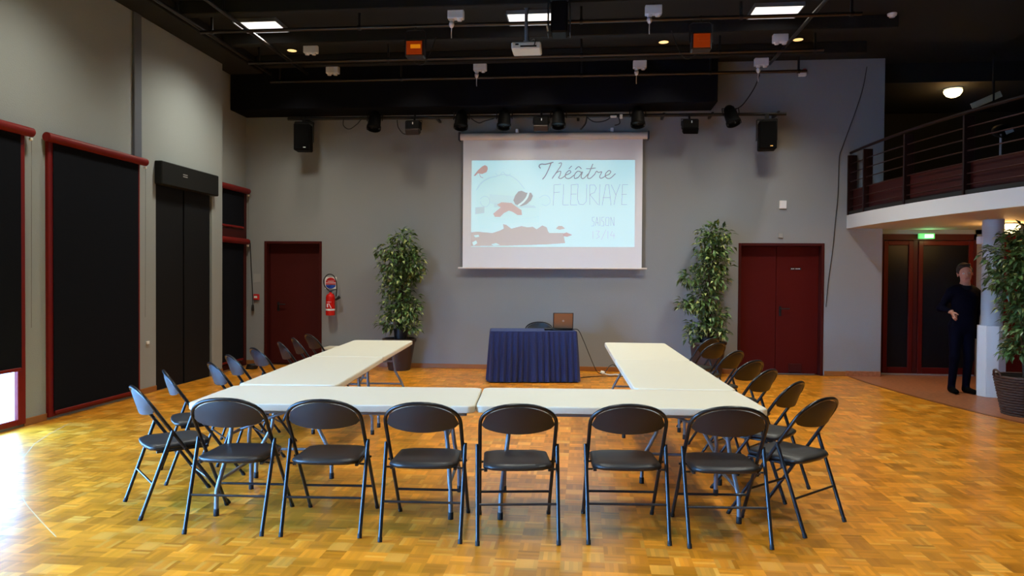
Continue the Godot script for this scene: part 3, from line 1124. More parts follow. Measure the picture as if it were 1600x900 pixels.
	o = thing("wall_sensor", "small pale grey box fixed high on the column", "box", Vector3(5.31, 2.08, -10.12))
	b = Mb.new()
	b.box(Vector3.ZERO, Vector3(0.12, 0.1, 0.09), 0.008)
	part("housing", b, M.device_gray, o)
	# opal bowl lamps
	bowl_lamp(Vector3(5.93, 2.35, -10.66), "glowing opal bowl lamp under the balcony beside the column", 0.7)
	bowl_lamp(Vector3(6.08, 4.72, -12.55), "glowing opal bowl lamp above the balcony gallery", 0.3)
	# exit sign over the glazed doors
	o = thing("exit_sign", "small glowing green exit sign above the glazed doors", "exit sign", Vector3(5.47, 2.245, -12.05))
	b = Mb.new()
	b.box(Vector3.ZERO, Vector3(0.24, 0.085, 0.05), 0.006)
	part("housing", b, M.exit_green, o)
	b = Mb.new()
	b.box(Vector3(0.03, 0, 0.027), Vector3(0.13, 0.055, 0.004), 0.001)
	part("sign_face", b, M.exit_white, o)
	bulb_light("exit_light", Vector3(5.47, 2.2, -11.98), 0.05, Color(0.6, 1.0, 0.7), 0.05)
	# things on the gallery
	o = thing("pale_board", "pale beige board leaning behind the balcony handrail", "board", Vector3(6.05, 4.27, -11.5))
	b = Mb.new()
	b.box(Vector3.ZERO, Vector3(0.46, 0.095, 0.02), 0.004, Basis(Vector3.BACK, 0.42))
	part("board", b, M.board_beige, o)
	b = Mb.new()
	b.box(Vector3(0.1, 0.35, 0), Vector3(0.03, 0.75, 0.03), 0.004)
	part("hanger", b, M.ceiling_black, o)
	for q in [[5.42, -9.95, "left stage light on a stand on the balcony behind the rails"], [5.86, -9.7, "right stage light with amber glass on a stand on the balcony"]]:
		o = thing("stand_light", q[2], "stage light", Vector3(q[0], top, q[1]), 0.0, "lights stored on the gallery")
		b = Mb.new()
		b.tube([Vector3(0, 0.02, 0), Vector3(0, 0.9, 0)], 0.014, 8)
		for k in 3:
			var t := TAU * k / 3
			b.tube([Vector3(0, 0.35, 0), Vector3(cos(t) * 0.3, 0.01, sin(t) * 0.3)], 0.01, 6)
		part("stand", b, M.alu, o)
		b = Mb.new()
		b.lathe(Vector3(0, 0.96, -0.1), [Vector2(0.0, 0.0), Vector2(0.07, 0.0), Vector2(0.085, 0.1), Vector2(0.09, 0.2), Vector2(0.08, 0.2), Vector2(0.07, 0.12), Vector2(0.0, 0.1)], 14, Basis(Vector3.RIGHT, PI / 2 + 0.2))
		part("housing", b, M.speaker_black, o)
		b = Mb.new()
		b.box(Vector3(0.05, 0.92, 0.10), Vector3(0.1, 0.06, 0.006), 0.002, Basis(Vector3.BACK, 0.4))
		part("gel_frame", b, M.alu if q[0] < 5.5 else M.amber if M.has("amber") else mat("amber", rgb(220, 120, 10), 0.3), o)


func bowl_lamp(at: Vector3, label: String, energy: float) -> void:
	var o := thing("bowl_lamp", label, "ceiling lamp", at)
	var b := Mb.new()
	b.lathe(Vector3.ZERO, [Vector2(0.0, -0.03), Vector2(0.1, -0.03), Vector2(0.14, -0.015), Vector2(0.14, 0.0)], 22)
	part("base", b, M.case_white, o)
	b = Mb.new()
	b.lathe(Vector3.ZERO, [Vector2(0.0, -0.15), Vector2(0.05, -0.145), Vector2(0.1, -0.12), Vector2(0.135, -0.07), Vector2(0.14, -0.04), Vector2(0.1, -0.032)], 22)
	part("lamp_bowl", b, M.warm_glow, o)
	bulb_light("bowl_bulb", at + Vector3(0, -0.085, 0), energy, Color(1.0, 0.74, 0.4), 0.06)


# ------------------------------------------------------------------ projection screen and the picture on it
func screen() -> void:
	var z := ZB + 0.09
	var o := thing("projection_screen", "large white pull-down projection screen showing a theatre season slide", "screen", Vector3(0, 0, z))
	var b := Mb.new()
	b.tube([Vector3(-2.04, 3.86, 0.0), Vector3(1.02, 3.845, 0.0)], 0.058, 16)
	part("case", b, M.case_white, o)
	for x in [-2.055, 1.03]:
		b = Mb.new()
		b.box(Vector3(x, 3.862 if x < 0 else 3.845, -0.005), Vector3(0.03, 0.135, 0.14), 0.006)
		part("end_cap", b, M.case_end, o)
	b = Mb.new()
	b.span(Vector3(-1.995, 1.70, -0.004), Vector3(0.945, 3.85, 0.0))
	part("screen_cloth", b, M.screen_cloth, o)
	b = Mb.new()
	b.tube([Vector3(-2.07, 1.686, 0), Vector3(1.03, 1.692, 0)], 0.014, 10)
	part("bottom_bar", b, M.case_white, o)
	for x in [-1.1, 0.45]:
		b = Mb.new()
		b.box(Vector3(x, 3.95, -0.03), Vector3(0.05, 0.06, 0.08), 0.006)
		part("bracket", b, M.device_gray, o)
	# the projected slide
	var m := StandardMaterial3D.new()
	m.resource_name = "projected_slide"
	m.albedo_color = M.screen_cloth.albedo_color
	m.roughness = 0.9
	m.emission_enabled = true
	m.emission_operator = BaseMaterial3D.EMISSION_OP_MULTIPLY
	m.emission = Color.WHITE
	m.emission_energy_multiplier = 1.0
	m.emission_texture = ImageTexture.create_from_image(slide())
	var pale := img.duplicate() as Image   # the projected light also tinted faintly into the cloth colour
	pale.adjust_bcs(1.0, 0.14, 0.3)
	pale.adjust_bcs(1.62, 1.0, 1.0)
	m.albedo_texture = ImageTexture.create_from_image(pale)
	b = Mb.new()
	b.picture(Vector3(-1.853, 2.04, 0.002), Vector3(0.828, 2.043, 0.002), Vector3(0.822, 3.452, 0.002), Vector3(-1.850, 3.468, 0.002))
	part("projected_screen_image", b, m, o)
	area_light("screen_light", Vector3(-0.51, 2.75, z + 0.02), Vector2(2.6, 1.35), 0.7, Color(0.55, 0.85, 1.0), Vector3(0, PI, 0))


var img: Image
const SW := 1024
const SH := 540

func at_px(x: float, y: float) -> Vector2:   # slide units of the layout grid: 256 wide, 135 high
	return Vector2(x * 4.0, y * 4.0)


func poly(pts: Array, col: Color) -> void:
	var y0 := SH
	var y1 := 0
	var p := pts.map(func(a): return a * 4.0)
	for a in p:
		y0 = mini(y0, int(a.y))
		y1 = maxi(y1, int(a.y) + 1)
	for y in range(maxi(y0, 0), mini(y1, SH - 1) + 1):
		var xs := []
		for i in p.size():
			var a: Vector2 = p[i]
			var c: Vector2 = p[(i + 1) % p.size()]
			if (a.y <= y) != (c.y <= y):
				xs.append(a.x + (y - a.y) / (c.y - a.y) * (c.x - a.x))
		xs.sort()
		for i in range(0, xs.size() - 1, 2):
			img.fill_rect(Rect2i(int(xs[i]), y, maxi(int(xs[i + 1]) - int(xs[i]), 1), 1), col)


func stroke(pts: Array, w: float, col: Color, smooth := true) -> void:
	var c := Curve2D.new()
	var m := pts.size()
	for i in m:
		var t: Vector2 = (pts[mini(i + 1, m - 1)] - pts[maxi(i - 1, 0)]) / 6.0 if smooth else Vector2.ZERO
		c.add_point(pts[i], -t if i > 0 else Vector2.ZERO, t if i < m - 1 else Vector2.ZERO)
	c.bake_interval = 0.12
	var r := w * 2.0
	for q in c.get_baked_points():
		var k := int(r)
		for dy in range(-k, k + 1):
			var dx := int(sqrt(maxf(r * r - dy * dy, 0)))
			img.fill_rect(Rect2i(int(q.x * 4) - dx, int(q.y * 4) + dy, 2 * dx + 1, 1), col)


func V(x: float, y: float) -> Vector2:
	return Vector2(x, y)


func slide() -> Image:
	img = Image.create(SW, SH, false, Image.FORMAT_RGBA8)
	var sky_ := rgb(128, 184, 194)
	img.fill(sky_)
	var faint := rgb(112, 160, 166)
	var brown := rgb(122, 114, 108)
	poly([V(8, 50), V(12, 40), V(24, 29), V(40, 24), V(56, 23), V(70, 29), V(80, 40), V(86, 52), V(92, 58), V(108, 58), V(122, 58), V(122, 70), V(108, 72), V(108, 96), V(60, 98), V(34, 96), V(30, 106), V(14, 106), V(10, 90), V(8, 70)], rgb(124, 178, 186))
	poly([V(29, 52), V(80, 56), V(96, 70), V(100, 73), V(40, 70), V(28, 66)], rgb(120, 168, 175))
	# pale sofa back, arms and seat in thin lines
	stroke([V(8, 46), V(14, 36), V(26, 28), V(38, 25), V(50, 22), V(62, 24), V(74, 32), V(84, 44)], 1.6, faint)
	stroke([V(10, 44), V(18, 34), V(30, 27)], 0.8, rgb(112, 160, 168))
	stroke([V(38, 20), V(44, 24), V(50, 18), V(56, 24), V(62, 21)], 1.2, faint)
	stroke([V(14, 60), V(20, 56), V(27, 58), V(29, 66), V(24, 72), V(17, 70), V(14, 64)], 1.4, faint)
	stroke([V(108, 58), V(116, 54), V(123, 57), V(125, 65), V(119, 70), V(112, 68)], 1.4, faint)
	stroke([V(36, 90), V(60, 92), V(90, 90), V(108, 87)], 0.8, rgb(116, 166, 174))
	poly([V(6, 73), V(21, 72), V(21, 82), V(6, 84)], rgb(112, 150, 156))
	poly([V(36, 66), V(100, 70), V(104, 74), V(36, 73)], faint)
	# bird on the sofa back
	poly([V(3, 24), V(10, 15), V(17, 9), V(21, 7), V(25, 9), V(26, 13), V(24, 18), V(17, 21), V(10, 20), V(6, 24)], rgb(138, 98, 90))
	stroke([V(13, 21), V(14, 25), V(18, 27)], 0.9, rgb(120, 80, 72))
	# hat with a pale band
	poly([V(67, 62), V(70, 54), V(75, 48), V(80, 47), V(87, 50), V(95, 50), V(98, 55), V(95, 62), V(88, 68), V(79, 71), V(70, 68)], rgb(80, 86, 92))
	stroke([V(91, 50), V(88, 58), V(82, 65), V(75, 70)], 2.6, rgb(150, 200, 208))
	# folded cloth below the hat
	poly([V(41, 69), V(48, 65), V(64, 66), V(72, 72), V(80, 77), V(81, 85), V(74, 85), V(66, 80), V(60, 78), V(52, 82), V(46, 88), V(38, 88), V(35, 83), V(42, 77), V(47, 73)], rgb(132, 100, 94))
	# heap of leaves
	poly([V(0, 112), V(10, 111), V(22, 112), V(34, 113), V(46, 109), V(52, 106), V(51, 99), V(56, 100), V(64, 106), V(72, 104), V(80, 102), V(90, 104), V(98, 103), V(104, 107), V(113, 101), V(120, 104), V(122, 110), V(124, 113), V(146, 113), V(147, 119), V(149, 129), V(120, 131), V(60, 133), V(0, 134)], brown)
	poly([V(4, 117), V(12, 116), V(13, 119), V(7, 120)], sky_)
	poly([V(2, 128), V(8, 125), V(10, 129), V(4, 133)], sky_)
	poly([V(32, 131), V(40, 129), V(46, 132), V(36, 133)], sky_)
	poly([V(134, 106), V(138, 102), V(144, 102), V(149, 106), V(140, 108)], brown)
	poly([V(145, 114), V(151, 112), V(160, 116), V(152, 119), V(146, 118)], rgb(130, 84, 76))
	# lettering, drawn as pen strokes
	var ink := rgb(40, 44, 50)
	stroke([V(109, 12), V(107, 9), V(110, 6), V(118, 6), V(129, 3)], 1.5, ink)
	stroke([V(126, 4), V(122, 14), V(117, 24), V(113, 29)], 1.5, ink)
	stroke([V(138, 5), V(142, 4), V(141, 9), V(134, 19), V(128, 28)], 1.4, ink)
	stroke([V(129, 26), V(135, 19), V(141, 17), V(140, 23), V(138, 27), V(142, 28), V(148, 24)], 1.4, ink)
	stroke([V(148, 23), V(154, 21), V(157, 18), V(154, 16), V(149, 21), V(149, 27), V(155, 28), V(162, 23)], 1.4, ink)
	stroke([V(154, 13), V(158, 9)], 1.4, ink)
	stroke([V(174, 19), V(168, 17), V(163, 22), V(163, 28), V(169, 26), V(175, 18), V(173, 26), V(177, 28), V(184, 21)], 1.4, ink)
	stroke([V(164, 14), V(169, 10), V(173, 13)], 1.4, ink)
	stroke([V(191, 6), V(187, 16), V(183, 26), V(187, 28), V(194, 22)], 1.4, ink)
	stroke([V(181, 13), V(188, 13), V(195, 12)], 1.3, ink)
	stroke([V(194, 22), V(197, 17), V(200, 19), V(205, 18), V(202, 25), V(204, 28), V(210, 25)], 1.4, ink)
	stroke([V(210, 24), V(216, 22), V(219, 18), V(216, 16), V(211, 21), V(212, 27), V(218, 28), V(226, 21)], 1.4, ink)
	var thin := rgb(84, 98, 118)
	for l in [[V(131, 38), V(130, 70)], [V(131, 38), V(142, 37)], [V(131, 50), V(140, 49)], [V(146, 37), V(145, 69), V(154, 69)], [V(168, 37), V(158, 38), V(157, 69), V(167, 69)], [V(157, 52), V(166, 52)], [V(172, 37), V(171, 60), V(174, 68), V(181, 69), V(186, 64), V(187, 37)], [V(192, 69), V(192, 38), V(200, 38), V(203, 43), V(200, 50), V(192, 53), V(206, 69)], [V(209, 37), V(208, 70)], [V(213, 70), V(219, 38), V(224, 38), V(228, 70)], [V(214, 58), V(226, 58)], [V(228, 38), V(236, 54)], [V(243, 37), V(236, 54), V(233, 69)], [V(256, 38), V(247, 38), V(246, 69), V(255, 69)], [V(246, 53), V(254, 53)]]:
		stroke(l.map(func(a): return V(a.x if a.x < 170 else 168.5 + (a.x - 172) * 0.915, a.y)), 0.65, thin, false)
	for l in [[V(109, 38), V(109, 48), V(113, 46), V(113, 40), V(109, 38)], [V(121, 38), V(117, 38), V(117, 47), V(121, 47)], [V(117, 43), V(120, 43)]]:
		stroke(l, 0.4, faint, false)
	var pink := rgb(96, 116, 130)
	for l in [[V(196, 91), V(191, 92), V(191, 97), V(195, 99), V(194, 105), V(189, 105)], [V(197, 105), V(200, 91), V(203, 105)], [V(198, 100), V(203, 100)], [V(206, 91), V(206, 105)], [V(214, 91), V(209, 92), V(209, 97), V(213, 99), V(213, 105), V(208, 105)], [V(217, 92), V(216, 104), V(222, 105), V(223, 92), V(217, 92)], [V(226, 105), V(226, 91), V(232, 105), V(232, 91)]]:
		stroke(l.map(func(a): return V(189 + (a.x - 189) * 0.82, a.y - 3)), 0.7, pink, false)
	for l in [[V(192, 110), V(192, 122)], [V(196, 110), V(202, 110), V(199, 115), V(202, 119), V(197, 122)], [V(212, 108), V(205, 124)], [V(215, 110), V(215, 122)], [V(222, 110), V(219, 117), V(226, 117)], [V(224, 113), V(224, 122)]]:
		stroke(l, 0.7, rgb(130, 124, 140), false)
	return img


# ------------------------------------------------------------------ folding tables
func make_table(label: String) -> Node3D:
	var o := thing("folding_table", label, "table", Vector3.ZERO, 0.0, "white folding tables set in a U")
	var b := Mb.new()
	b.loft(rrect(1.826, 0.742, 0.05, 5), [Vector2(0.695, 0.006), Vector2(0.697, 0.002), Vector2(0.70, 0), Vector2(0.732, 0.0), Vector2(0.738, 0.003), Vector2(0.741, 0.009)])
	part("tabletop", b, M.table_plastic, o)
	for s in [-1, 1]:
		b = Mb.new()
		b.span(Vector3(-0.86, 0.672, s * 0.325 - 0.012), Vector3(0.86, 0.696, s * 0.325 + 0.012), 0.003)
		part("side_rail", b, M.table_leg, o)
	for e in [-1.0, 1.0]:
		for s in [-1.0, 1.0]:
			b = Mb.new()
			b.tube([Vector3(e * 0.70, 0.68, s * 0.16), Vector3(e * 0.715, 0.50, s * 0.165), Vector3(e * 0.73, 0.38, s * 0.18), Vector3(e * 0.745, 0.24, s * 0.255), Vector3(e * 0.755, 0.16, s * 0.288), Vector3(e * 0.757, 0.0, s * 0.29)], 0.0145, 10)
			var leg := part("leg", b, M.table_leg, o)
			b = Mb.new()
			b.lathe(Vector3(e * 0.757, 0, s * 0.29), [Vector2(0.0, 0.0), Vector2(0.018, 0.0), Vector2(0.0175, 0.045), Vector2(0.0, 0.045)], 10)
			part("rubber_foot", b, M.rubber, leg)
		b = Mb.new()
		b.tube([Vector3(e * 0.715, 0.5, -0.165), Vector3(e * 0.715, 0.5, 0.165)], 0.011, 8)
		b.tube([Vector3(e * 0.747, 0.22, -0.262), Vector3(e * 0.747, 0.22, 0.262)], 0.011, 8)
		b.tube([Vector3(e * 0.70, 0.675, -0.32), Vector3(e * 0.70, 0.675, 0.32)], 0.012, 8)
		part("stretcher", b, M.table_leg, o)
		b = Mb.new()
		b.tube([Vector3(e * 0.715, 0.5, 0.03), Vector3(e * 0.5, 0.585, 0.03), Vector3(e * 0.22, 0.69, 0.03)], 0.009, 8)
		b.tube([Vector3(e * 0.715, 0.5, -0.03), Vector3(e * 0.5, 0.585, -0.03)], 0.008, 8)
		part("folding_brace", b, M.table_leg, o)
	return o


func put_table(o: Node3D, corner: Vector2, ang: float, deep: bool) -> void:
	# corner: the near left corner on the floor; ang: how far the table's front edge turns away from the wall's line
	var d := Vector2(cos(ang), sin(ang))
	var back := Vector2(sin(ang), -cos(ang))
	var c := corner + d * (0.3725 if deep else 0.915) + back * (0.915 if deep else 0.3725)
	o.position = Vector3(c.x, 0, c.y)
	o.rotation.y = -ang + (PI / 2 if deep else 0.0)


func tables() -> void:
	var t := make_table("white folding table at the near left of the U, behind the left front chairs")
	put_table(t, Vector2(-2.490, -4.271), -0.0759, false)
	for q in [["white folding table at the near right of the U, behind the right front chairs", -0.666, -4.423, -0.0674, false], ["white folding table in the left arm of the U, nearer the camera", -2.545, -5.054, -0.089, true], ["white folding table at the far end of the left arm of the U", -2.714, -6.898, -0.0775, true], ["white folding table in the right arm of the U, nearer the camera", 0.377, -5.281, -0.0324, true], ["white folding table at the far end of the right arm of the U", 0.317, -7.112, -0.0248, true]]:
		var o := copy(t, "folding_table", q[0], Vector3.ZERO)
		put_table(o, Vector2(q[1], q[2]), q[3], q[4])


# ------------------------------------------------------------------ folding chairs (facing -z)
func tube_z(y: float) -> float:
	return 0.275 - 0.55 * (1.0 - y / 0.82)


func make_chair(label: String, group: String) -> Node3D:
	var o := thing("folding_chair", label, "chair", Vector3.ZERO, 0.0, group)
	var hw := 0.225
	# arch of the back
	var pts := []
	pts.append(Vector3(hw, 0.5, tube_z(0.5)))
	pts.append(Vector3(hw, 0.62, tube_z(0.62)))
	for i in 19:
		var t := PI * i / 18.0
		var y := 0.68 + 0.132 * pow(sin(t), 0.85)
		pts.append(Vector3(hw * signf(cos(t)) * pow(absf(cos(t)), 0.92), y, tube_z(y)))
	pts.append(Vector3(-hw, 0.62, tube_z(0.62)))
	pts.append(Vector3(-hw, 0.5, tube_z(0.5)))
	var b := Mb.new()
	b.tube(pts, 0.0115, 10)
	part("back_frame", b, M.chair_frame, o)
	# curved back panel, closed shell
	b = Mb.new()
	var nu := 18
	var nv := 5
	var grid := []
	for j in nv + 1:
		var row := []
		for i in nu + 1:
			var u := -1.0 + 2.0 * i / nu
			var r := sqrt(maxf(1.0 - u * u, 0.0))
			var yt := 0.675 + 0.124 * pow(r, 0.9)
			var yb := 0.685 - 0.05 * r
			var v := float(j) / nv
			var y := lerpf(yt, yb, v)
			row.append(Vector3(u * (hw - 0.008), y, tube_z(y) + 0.07 * (1.0 - u * u) * pow(v, 0.8) + 0.006))
		grid.append(row)
	var nor := func(i: int, j: int) -> Vector3:
		var du: Vector3 = grid[j][mini(i + 1, nu)] - grid[j][maxi(i - 1, 0)]
		var dv: Vector3 = grid[mini(j + 1, nv)][i] - grid[maxi(j - 1, 0)][i]
		if i == 0 or i == nu:
			dv = grid[mini(j + 1, nv)][1 if i == 0 else nu - 1] - grid[maxi(j - 1, 0)][1 if i == 0 else nu - 1]
		return dv.cross(du).normalized()
	for side in 2:
		for j in nv:
			for i in nu:
				var q := []
				var nn := []
				for e in [[i, j], [i, j + 1], [i + 1, j + 1], [i + 1, j]]:
					var n0: Vector3 = nor.call(e[0], e[1])
					q.append(grid[e[1]][e[0]] + n0 * (0.003 if side == 0 else -0.003))
					nn.append(n0 if side == 0 else -n0)
				if side == 0:
					b.tri(q[0], q[1], q[2], nn[0], nn[1], nn[2])
					b.tri(q[0], q[2], q[3], nn[0], nn[2], nn[3])
				else:
					b.tri(q[2], q[1], q[0], nn[2], nn[1], nn[0])
					b.tri(q[3], q[2], q[0], nn[3], nn[2], nn[0])
	for i in nu:
		for j in [0, nv]:
			var n0: Vector3 = nor.call(i, j) * 0.003
			var n1: Vector3 = nor.call(i + 1, j) * 0.003
			var p: Vector3 = grid[j][i]
			var q: Vector3 = grid[j][i + 1]
			if j == 0:
				b.quad(p + n0, q + n1, q - n1, p - n0)
			else:
				b.quad(p - n0, q - n1, q + n1, p + n0)
	part("backrest", b, M.chair_panel, o)
	# seat
	b = Mb.new()
	var ol := PackedVector2Array()
	for i in 9:
		var x := 0.205 - 0.41 * i / 8.0
		ol.append(Vector2(x * 1.0, 0.195 + 0.025 * (1 - pow(x / 0.205, 2)) - (0.03 if i == 0 or i == 8 else 0.0)))
	for i in 7:
		var x := -0.2 + 0.4 * i / 6.0
		ol.append(Vector2(x, -0.17 - 0.012 * (1 - pow(x / 0.2, 2)) + (0.03 if i == 0 or i == 6 else 0.0)))
	b.loft(ol, [Vector2(0.412, 0.022), Vector2(0.415, 0.010), Vector2(0.424, 0.002), Vector2(0.432, 0.0), Vector2(0.441, 0.004), Vector2(0.449, 0.016), Vector2(0.454, 0.04), Vector2(0.456, 0.10)])
	part("seat", b, M.chair_seat, o)
	for s in [-1.0, 1.0]:
		b = Mb.new()
		b.span(Vector3(s * 0.20, 0.40, -0.15), Vector3(s * 0.18, 0.414, 0.17), 0.002)
		b.cyl(Vector3(s * 0.18, 0.418, tube_z(0.418)), Vector3(s * 0.245, 0.418, tube_z(0.418)), 0.007, 8)
		b.cyl(Vector3(s * 0.2, 0.40, 0.118), Vector3(s * 0.25, 0.40, 0.118), 0.006, 8)
		part("seat_rail", b, M.chair_frame, o)
	for s in [-1.0, 1.0]:
		b = Mb.new()
		b.tube([Vector3(s * hw, 0.5, tube_z(0.5)), Vector3(s * hw, 0.0, tube_z(0.0))], 0.0112, 10)
		var leg := part("leg", b, M.chair_leg_lit, o)
		b = Mb.new()
		b.tube([Vector3(s * hw, 0.0, -0.275), Vector3(s * hw, 0.025, -0.259)], 0.0135, 10)
		part("foot_cap", b, M.rubber, leg)
		b = Mb.new()
		b.tube([Vector3(s * 0.243, 0.545, 0.085), Vector3(s * 0.241, 0.52, 0.09), Vector3(s * 0.235, 0.0, 0.275)], [0.009, 0.0118, 0.0118], 10)
		leg = part("leg", b, M.chair_leg_lit, o)
		b = Mb.new()
		b.tube([Vector3(s * 0.235, 0.0, 0.275), Vector3(s * 0.235, 0.025, 0.266)], 0.0135, 10)
		part("foot_cap", b, M.rubber, leg)
	b = Mb.new()
	b.tube([Vector3(-hw, 0.185, tube_z(0.185)), Vector3(hw, 0.185, tube_z(0.185))], 0.008, 8)
	part("stretcher", b, M.chair_leg_lit, o)
	b = Mb.new()
	b.tube([Vector3(-0.236, 0.215, 0.2), Vector3(0.236, 0.215, 0.2)], 0.0075, 8)
	part("stretcher", b, M.chair_leg_lit, o)
	return o


func chairs() -> void:
	var row := "chairs along the near side of the tables"
	var c0 := make_chair("black folding chair at the left end of the near row, backrest over the table corner", row)
	c0.position = Vector3(-2.1376, 0, -4.3124)
	c0.rotation.y = 0.0509
	var k := 0
	for q in [[-1.5576, -4.3448, 0.0744, "second black folding chair from the left in the near row"], [-0.9465, -4.3301, 0.0535, "third black folding chair from the left in the near row, left of the gap"], [-0.3971, -4.3557, 0.1384, "fourth black folding chair from the left in the near row, right of the gap"], [0.2588, -4.438, 0.076, "second black folding chair from the right in the near row"], [0.8363, -4.4474, 0.0768, "black folding chair at the right end of the near row, by the right table corner"]]:
		copy(c0, "folding_chair", q[3], Vector3(q[0], 0, q[1]), q[2])
	for q in [[-2.734, -4.582, -0.795], [-2.957, -5.301, -0.941], [-2.874, -5.827, -0.845], [-3.012, -6.396, -0.836], [-3.089, -7.047, -0.799], [-3.058, -7.62, -0.967], [-3.122, -8.146, -0.986], [-3.187, -8.737, -0.856]]:
		var o := copy(c0, "folding_chair", ["black folding chair standing free off the near left table corner", "second folding chair along the left side, its seat just beyond the table corner", "third folding chair from the front along the left side of the tables", "fourth folding chair from the front along the left side of the tables", "fifth folding chair along the left side, in front of the red door's edge", "third folding chair from the back wall along the left side", "second folding chair from the back wall along the left side", "folding chair nearest the back wall on the left side"][k], Vector3(q[0], 0, q[1]), q[2])
		o.set_meta("group", "chairs along the left side of the tables")
		k += 1
	k = 0
	for q in [[1.319, -4.765, 0.761], [1.313, -5.4, 0.952], [1.3, -6.089, 0.916], [1.341, -6.736, 0.828], [1.345, -7.54, 0.904], [1.334, -8.438, 0.819], [1.372, -9.036, 0.883]]:
		var o := copy(c0, "folding_chair", ["black folding chair on the far right, standing free beside the table corner", "second folding chair from the front along the right side of the tables", "third folding chair from the front along the right side of the tables", "middle folding chair of the seven along the right side of the tables", "third folding chair from the back on the right side, before the red double door", "second folding chair from the back on the right side, near the plant", "farthest folding chair on the right side, in front of the potted plant"][k], Vector3(q[0], 0, q[1]), q[2])
		o.set_meta("group", "chairs along the right side of the tables")
		k += 1
	var last := copy(c0, "folding_chair", "folding chair behind the blue draped table, only its back arch showing", Vector3(-0.72, 0, -11.32), PI - 0.1)
	last.remove_meta("group")


# ------------------------------------------------------------------ the draped table and what lies on it
func draped_table() -> void:
	var o := thing("draped_table", "table covered to the floor in pleated royal blue cloth", "table", Vector3(-0.749, 0, -10.697), 0.146)
	var w := 1.25
	var d := 0.58
	var b := Mb.new()
	b.loft(rrect(w + 0.006, d + 0.006, 0.03, 4), [Vector2(0.738, 0.0), Vector2(0.748, 0.0), Vector2(0.753, 0.003), Vector2(0.755, 0.01)])
	part("top_cloth", b, M.blue_cloth, o)
	b = Mb.new()
	b.loft(rrect(w - 0.02, d - 0.02, 0.02, 3), [Vector2(0.705, 0.0), Vector2(0.738, 0.0)], false)
	part("tabletop", b, M.table_plastic, o)
	# pleated skirt: a wavy closed band
	b = Mb.new()
	var loop := []
	var per := 2 * (w + d)
	var steps := 420
	var r2 := RandomNumberGenerator.new()
	r2.seed = 11
	var folds := 42
	var ph := []
	var am := []
	for i in folds:
		ph.append(r2.randf_range(-0.35, 0.35))
		am.append(r2.randf_range(0.55, 1.2))
	for i in steps:
		var s := per * i / steps
		var p: Vector2
		var nn: Vector2
		if s < w:
			p = V(-w / 2 + s, d / 2); nn = V(0, 1)
		elif s < w + d:
			p = V(w / 2, d / 2 - (s - w)); nn = V(1, 0)
		elif s < 2 * w + d:
			p = V(w / 2 - (s - w - d), -d / 2); nn = V(0, -1)
		else:
			p = V(-w / 2, -d / 2 + (s - 2 * w - d)); nn = V(-1, 0)
		var f := s / per * folds
		var k := int(f) % folds
		var wave: float = sin(TAU * (f + 0.25 * sin(TAU * f / 5.0)) + ph[k] * sin(PI * fposmod(f, 1.0))) * am[k] * sin(PI * fposmod(f, 1.0)) * 0.6 + sin(TAU * f) * 0.5
		loop.append([p, nn, wave])
	var rows := [0.752, 0.70, 0.6, 0.45, 0.3, 0.15, 0.015]
	var ring := []
	for h in rows:
		var open: float = 0.005 + 0.030 * sqrt((0.752 - h) / 0.74)
		var flare: float = 0.004 + 0.04 * (0.752 - h) / 0.74
		var rr := []
		for q in loop:
			var p: Vector2 = q[0] + q[1] * (flare + q[2] * open) + V(signf(q[0].x) * flare, 0) * (0.5 if absf(q[1].y) > 0.5 else 0.0)
			rr.append(Vector3(p.x, h + (0.006 * q[2] if h < 0.05 else 0.0), p.y))
		ring.append(rr)
	var cn := func(i: int, j: int) -> Vector3:
		var du: Vector3 = ring[j][(i + 1) % steps] - ring[j][(i + steps - 1) % steps]
		var dv: Vector3 = ring[maxi(j - 1, 0)][i] - ring[mini(j + 1, rows.size() - 1)][i]
		return du.cross(dv).normalized()
	for j in rows.size() - 1:
		for i in steps:
			var l := (i + 1) % steps
			b.tri(ring[j + 1][i], ring[j + 1][l], ring[j][l], cn.call(i, j + 1), cn.call(l, j + 1), cn.call(l, j))
			b.tri(ring[j + 1][i], ring[j][l], ring[j][i], cn.call(i, j + 1), cn.call(l, j), cn.call(i, j))
	part("pleated_skirt", b, M.blue_cloth, o)
	# laptop, its lid towards the hall
	o = thing("laptop", "open laptop on the blue draped table with its lid back towards the tables", "laptop", Vector3(-0.30, 0.755, -10.74), 0.146 + PI - 0.05)
	b = Mb.new()
	b.box(Vector3(0, 0.012, 0), Vector3(0.30, 0.024, 0.24), 0.006)
	part("base", b, M.laptop_dark, o)
	b = Mb.new()
	b.box(Vector3(0, 0.026, 0.01), Vector3(0.26, 0.004, 0.11), 0.001)
	part("keyboard", b, M.speaker_black, o)
	b = Mb.new()
	var lb := Basis(Vector3.RIGHT, -0.24)
	b.box(Vector3(0, 0.024, -0.115) + lb * Vector3(0, 0.125, -0.004), Vector3(0.30, 0.25, 0.012), 0.004, lb)
	var lid := part("lid", b, M.laptop_dark, o)
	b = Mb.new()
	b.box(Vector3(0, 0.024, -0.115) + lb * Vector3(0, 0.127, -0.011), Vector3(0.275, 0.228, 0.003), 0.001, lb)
	part("lid_cover", b, M.laptop_lid_reflection, lid)
	b = Mb.new()
	b.lathe(Vector3(0, 0.024, -0.115) + lb * Vector3(0, 0.127, -0.013), [Vector2(0.0, 0.002), Vector2(0.016, 0.002), Vector2(0.016, 0.0)], 16, lb * Basis(Vector3.RIGHT, -PI / 2))
	part("emblem", b, M.alu, lid)
	# black adapter and cable heap beside it
	o = thing("cable_heap", "black power adapter and coiled lead lying beside the laptop", "cables", Vector3(-0.52, 0.755, -10.6), 0.2)
	b = Mb.new()
	b.box(Vector3(0.02, 0.016, 0), Vector3(0.13, 0.032, 0.06), 0.008)
